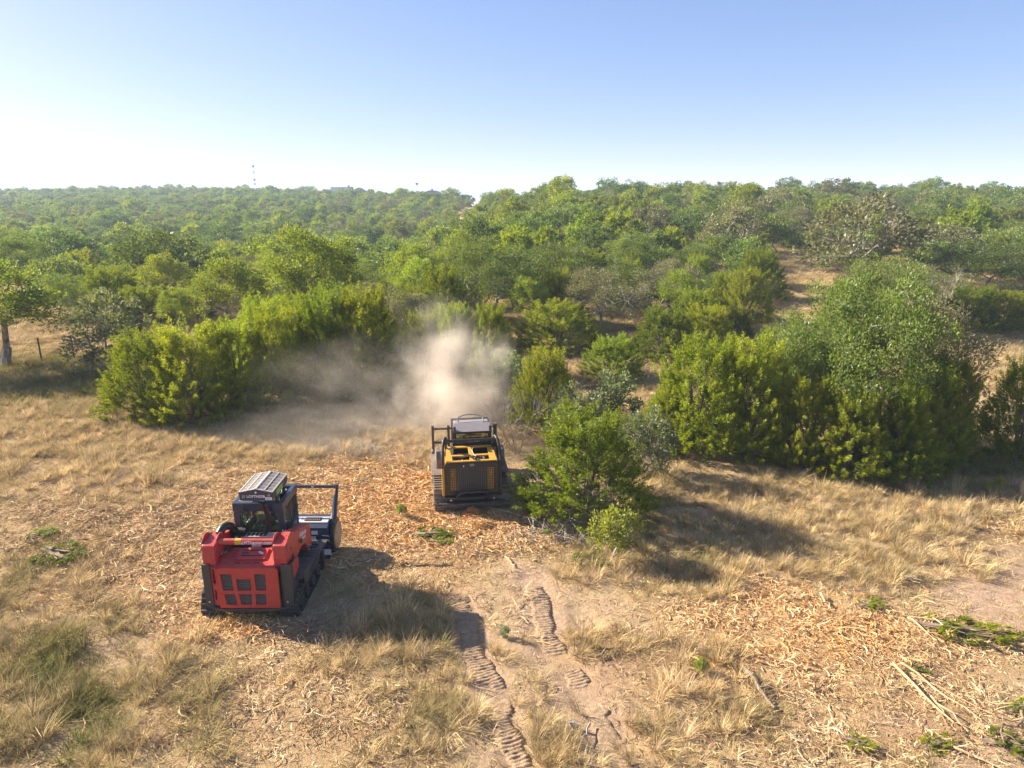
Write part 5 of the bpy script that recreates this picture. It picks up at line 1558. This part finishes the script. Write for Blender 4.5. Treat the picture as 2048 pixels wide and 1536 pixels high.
bough(95, 1100, 110, 'broad flattened green bough in the grass at the left edge', 711, .8, R(60))
bough(55, 1075, 60, 'smaller flattened sprig above the broad bough at the left edge', 712, .8, R(110))
bough(540, 990, 60, 'green sprig in the mulch behind the roof filter of the red machine', 713, .7, R(70))

def weed(px, py, h, label, mat='shrub'):
    x, y, z = gp(px, py)
    K = KN[mat]
    root = empty('weed_plant', (x, y, z), rng.uniform(0, 6.28), label=label, cat='weed', group='single weeds')
    c, t = K.vars[0][:2]
    link('foliage', c, root, scale=(h / K.H * .8, h / K.H * .8, h / K.H)); link('stem', t, root, scale=(h / K.H * .8,) * 2 + (h / K.H,))
weed(803, 1035, .45, 'upright pale green weed in the mulch left of the yellow machine', 'bright')
weed(1009, 1278, .32, 'small grey-green weed between the two tread lanes')
weed(892, 1288, .22, 'tiny weed at the tip of the red machine shadow')
weed(1995, 985, .5, 'leafy green weed beside the stump at the right edge', 'bright')
weed(1970, 990, .4, 'second leafy weed left of the one beside the stump', 'bright')
weed(1400, 1350, .38, 'bushy olive weed on the mulch left of the broken limb', 'bright')

# brush heap of cut twigs between the yellow machine and the big juniper
def brush_heap(px, py, w, h, label, seed, mat='pale_twig', n=60):
    x, y, z = gp(px, py); g = np.random.default_rng(seed); mb = MB()
    for k in range(n):
        a = g.uniform(0, 6.28); c = np.array([g.normal() * w * .35, g.normal() * w * .25, abs(g.normal()) * h * .4])
        d = np.array([math.cos(a), math.sin(a), g.uniform(-.2, .5)]) * g.uniform(.15, .45)
        mb.tube([c - d, c + g.normal(size=3) * .03, c + d], [.009, .008, .003], 4, cap=False)
    o = mb.build('brush_heap', mat, loc=(x, y, z + .03), label=label, cat='brush heap')
    o['kind'] = 'stuff'
brush_heap(1085, 1068, 1.2, .5, 'heap of cut twigs between the yellow machine and the lime bush', 801)
brush_heap(1150, 1085, .8, .4, 'paler twig heap just left of the lime bush', 802)
brush_heap(625, 1268, .9, .35, 'twig tangle in the red machine shadow', 803, 'dead_wood', 50)
brush_heap(725, 905, .9, .5, 'dry twig tangle in the grass near the dust', 804)

# stump at the right edge
sx, sy, sz = gp(2043, 992)
st = MB().tube([(0, 0, -.05), (.01, 0, .12), (.0, .01, .34)], [.14, .105, .10], 12).build('tree_stump', 'fresh_wood', loc=(sx, sy, sz), smooth=False, label='pale cut stump at the right edge of the clearing', cat='stump')
MB().prism([(-.03, .33), (.05, .33), (.04, .44), (.0, .48)], 'y', .05, .09).build('splinter', 'fresh_wood', st)

# loose heaps of fresh mulch just behind each machine
def mulch_heap(px, py, w, h, label, seed):
    x, y, z = gp(px, py); g = np.random.default_rng(seed); V = []; F = []; S_ = []; v = []
    for k in range(500):
        c = g.normal(size=3) * np.array([w * .4, w * .25, 0]); c[2] = h * math.exp(-(c[0] / (w * .4)) ** 2 - (c[1] / (w * .28)) ** 2) * g.uniform(.4, 1.1)
        d = unit(g.normal(size=3) * np.array([1, 1, .45])) * g.uniform(.03, .10); s = unit(np.cross(d, g.normal(size=3))) * .009
        o = len(V); V += [c - d - s * .4, c - s, c + d, c + s]; F += [o, o + 1, o + 2, o + 3]; S_.append(4); v.append(g.random())
    me = np_mesh('mulch_heap', V, F, S_, ['fresh_shred'], v=v)
    link('mulch_heap', me, loc=(x, y, z + .02), label=label, cat='mulch heap', kind='stuff')
mat_leaf('fresh_shred', (.46, .22, .06), (.74, .46, .20), .05, .0)
mulch_heap(945, 1030, .5, .22, 'small orange mulch heap at the rear bumper of the yellow machine', 901)
mulch_heap(965, 1055, .7, .14, 'wide orange mulch heap just behind the yellow machine', 902)
mulch_heap(500, 1232, .55, .13, 'orange mulch heap under the tailgate of the red machine', 903)
mulch_heap(470, 1245, .8, .10, 'spread of orange mulch behind the red machine', 904)

# ------------------------------------------------------------------ wire fence at the left
pts = [gp(85, 728), gp(150, 722), gp(398, 655)]
fx, fy, fz = pts[0]
fence = empty('wire_fence', (fx, fy, fz), label='wire fence of dark steel posts between the edge oak and the leaning shrub', cat='fence')
post = MB().box((0, 0, .62), (.055, .05, 1.4)).box((0, .03, .62), (.02, .05, 1.4)).box((0, 0, 1.34), (.07, .07, .05)).mesh('fence_post', 'black_paint')
for (x, y, z) in pts: link('fence_post', post, fence, loc=(x - fx, y - fy, z - fz))
for h in (.4, .75, 1.1, 1.28):
    MB().tube([Vector(p) - Vector(pts[0]) + Vector((0, 0.03, h)) for p in [(pts[0][0] - 4, pts[0][1] - 1.5, pts[0][2])] + pts], .005, 4).build('wire', 'dusty_steel', fence)

# ------------------------------------------------------------------ far things on the skyline
def at_dist(px, y):
    x = (px - 1024) / FPX * y / CP * 1.0
    return x, y, float(ground_z(x, y))

def mast(px, ytop, y, label, n_ant, w):
    x, yy, z = at_dist(px, y)
    t = np.linspace(5, 80, 700); _, pys, _ = proj(np.full(700, x), np.full(700, yy), z + t)
    H = float(t[int(np.argmin(np.abs(pys - ytop)))])
    root = empty('radio_mast', (x, yy, z), R(20), label=label, cat='radio mast')
    lat = MB()
    for k in range(3):
        a = k * 2.094; lat.tube([(w * math.cos(a), w * math.sin(a), 0), (w * .7 * math.cos(a), w * .7 * math.sin(a), H)], .045, 5)
    nseg = int(H / 1.6)
    for i in range(nseg):
        for k in range(3):
            a, b = k * 2.094, (k + 1) * 2.094; z0, z1 = H * i / nseg, H * (i + 1) / nseg
            lat.tube([(w * .85 * math.cos(a), w * .85 * math.sin(a), z0), (w * .85 * math.cos(b), w * .85 * math.sin(b), z1)], .03, 4)
    lat.build('lattice', 'grey_paint', root)
    for i, (f, s) in enumerate(((.99, 1.0), (.80, .5), (.57, 1.0), (.44, .8))[:n_ant]):
        MB().cyl((0, -w - .2, H * f - .5), 'y', .75 * s, .35, 16).build('dish', 'roof_metal', root)
        MB().bx(-1.1 * s, 1.1 * s, -w - .4, -w - .1, H * f - .25, H * f + .25).build('antenna', 'roof_metal', root)
    MB().tube([(0, 0, H), (0, 0, H + 1.5)], .05, 5).build('lightning_rod', 'grey_paint', root)
mast(549, 331, 560, 'tall lattice radio mast on the left skyline', 4, .45)
mast(848, 366, 470, 'short thin radio mast on the skyline near the middle', 1, .22)

def house(px, w, ytop, y, label, kind):
    x, yy, z = at_dist(px, y)
    t = np.linspace(1, 30, 500); _, pys, _ = proj(np.full(500, x), np.full(500, yy), z + t)
    top = float(t[int(np.argmin(np.abs(pys - ytop)))])
    W = w * y / FPX / CP
    root = empty('house', (x, yy, z), label=label, cat='house')
    eave = max(top - 3.2, 2.0)
    MB().bx(-W * .48, W * .48, -4, 4, -1, eave).build('wall', 'house_wall', root)
    for k in range(4): MB().bx(-W * .4 + k * W * .22, -W * .4 + k * W * .22 + W * .1, -4.05, -4.01, eave - 2.0, eave - .6).build('window', 'black_paint', root)
    rf = MB()
    if kind == 'gable':
        rf.prism([(-4.6, eave), (0, top), (4.6, eave)], 'x', -W * .5, W * .12)
        rf.prism([(W * .08, eave), (W * .3, top - .4), (W * .52, eave)], 'y', -5.2, 4.5)
    else:
        rf.prism([(-W * .5, eave), (-W * .3, top - .7), (-W * .1, top), (W * .15, top), (W * .34, top - .7), (W * .5, eave)], 'y', -5, 5)
    o = rf.build('roof', 'roof_metal', root)
    MB().bx(-.6, .6, -.5, .5, top - .5, top + 1.0).build('chimney', 'house_wall', o)
house(722, 66, 374, 440, 'low house with a grey metal roof on the skyline', 'gable')
house(876, 40, 381, 400, 'house with a rounded hipped roof near the thin mast', 'hip')

# ------------------------------------------------------------------ the dust thrown up by the yellow machine
def dust(name, centre, size, dens, col, seed, nscale, falloff, lean=(0, 0), cut=.42, aniso=.25):
    """a bank of airborne dust: an ellipsoid of air whose density follows 3D noise and thins to nothing at its edge"""
    m, nt, N, L = nodes_of(name + str(seed))
    out = N('ShaderNodeOutputMaterial'); pv = N('ShaderNodeVolumePrincipled')
    pv.inputs['Color'].default_value = rgb(col); pv.inputs['Anisotropy'].default_value = aniso
    tc = N('ShaderNodeTexCoord')
    ln = N('ShaderNodeVectorMath'); ln.operation = 'LENGTH'; L(tc.outputs['Object'], ln.inputs[0])
    wn_ = N('ShaderNodeTexNoise'); wn_.inputs['Scale'].default_value = 2.2; wn_.inputs['Detail'].default_value = 4; wn_.inputs['Roughness'].default_value = .6; L(tc.outputs['Object'], wn_.inputs['Vector'])
    wm = N('ShaderNodeMath'); wm.operation = 'MULTIPLY_ADD'; wm.inputs[1].default_value = 1.5; wm.inputs[2].default_value = -.62; L(wn_.outputs['Fac'], wm.inputs[0])
    wa = N('ShaderNodeMath'); wa.operation = 'ADD'; L(ln.outputs['Value'], wa.inputs[0]); L(wm.outputs[0], wa.inputs[1])
    fo = N('ShaderNodeMapRange'); fo.interpolation_type = 'SMOOTHSTEP'; fo.inputs['From Min'].default_value = 1.0; fo.inputs['From Max'].default_value = falloff
    L(wa.outputs[0], fo.inputs['Value'])
    nz = N('ShaderNodeTexNoise'); nz.inputs['Scale'].default_value = nscale; nz.inputs['Detail'].default_value = 5; nz.inputs['Roughness'].default_value = .58
    mp = N('ShaderNodeMapping'); mp.inputs['Location'].default_value = (seed, seed * .7, 0); L(tc.outputs['Object'], mp.inputs[0]); L(mp.outputs[0], nz.inputs['Vector'])
    r = N('ShaderNodeMapRange'); r.inputs['From Min'].default_value = cut - .08; r.inputs['From Max'].default_value = cut + .28; L(nz.outputs['Fac'], r.inputs['Value'])
    a = N('ShaderNodeMath'); a.operation = 'MULTIPLY'; L(fo.outputs[0], a.inputs[0]); L(r.outputs[0], a.inputs[1])
    b = N('ShaderNodeMath'); b.operation = 'MULTIPLY'; b.inputs[1].default_value = dens; L(a.outputs[0], b.inputs[0]); L(b.outputs[0], pv.inputs['Density'])
    L(pv.outputs[0], out.inputs['Volume'])
    bm = bmesh.new(); bmesh.ops.create_icosphere(bm, subdivisions=3, radius=1.03)
    me = bpy.data.meshes.new(name); bm.to_mesh(me); bm.free(); me.materials.append(m)
    return link(name, me, loc=centre, scale=size, kind='stuff')
DUSTC = (.985, .87, .75)
def on_px(px, py, y):
    d = ray(px, py); t = y / d[1]
    return (d[0] * t, y, CAM_H + d[2] * t)
dust('dust_cloud', on_px(912, 775, 23.5), (2.9, 2.2, 2.8), 1.45, DUSTC, 3, 1.7, .1, cut=.40)
dust('dust_cloud', on_px(880, 680, 25.0), (2.2, 1.8, 2.2), .35, DUSTC, 5, 1.8, .1, cut=.42)
dust('dust_cloud', on_px(690, 790, 25.0), (5.2, 2.8, 2.9), .26, DUSTC, 9, 2.2, .1, cut=.42)
dust('dust_cloud', on_px(700, 860, 22.0), (6.0, 2.8, 1.1), .22, DUSTC, 12, 2.4, .1, cut=.40)
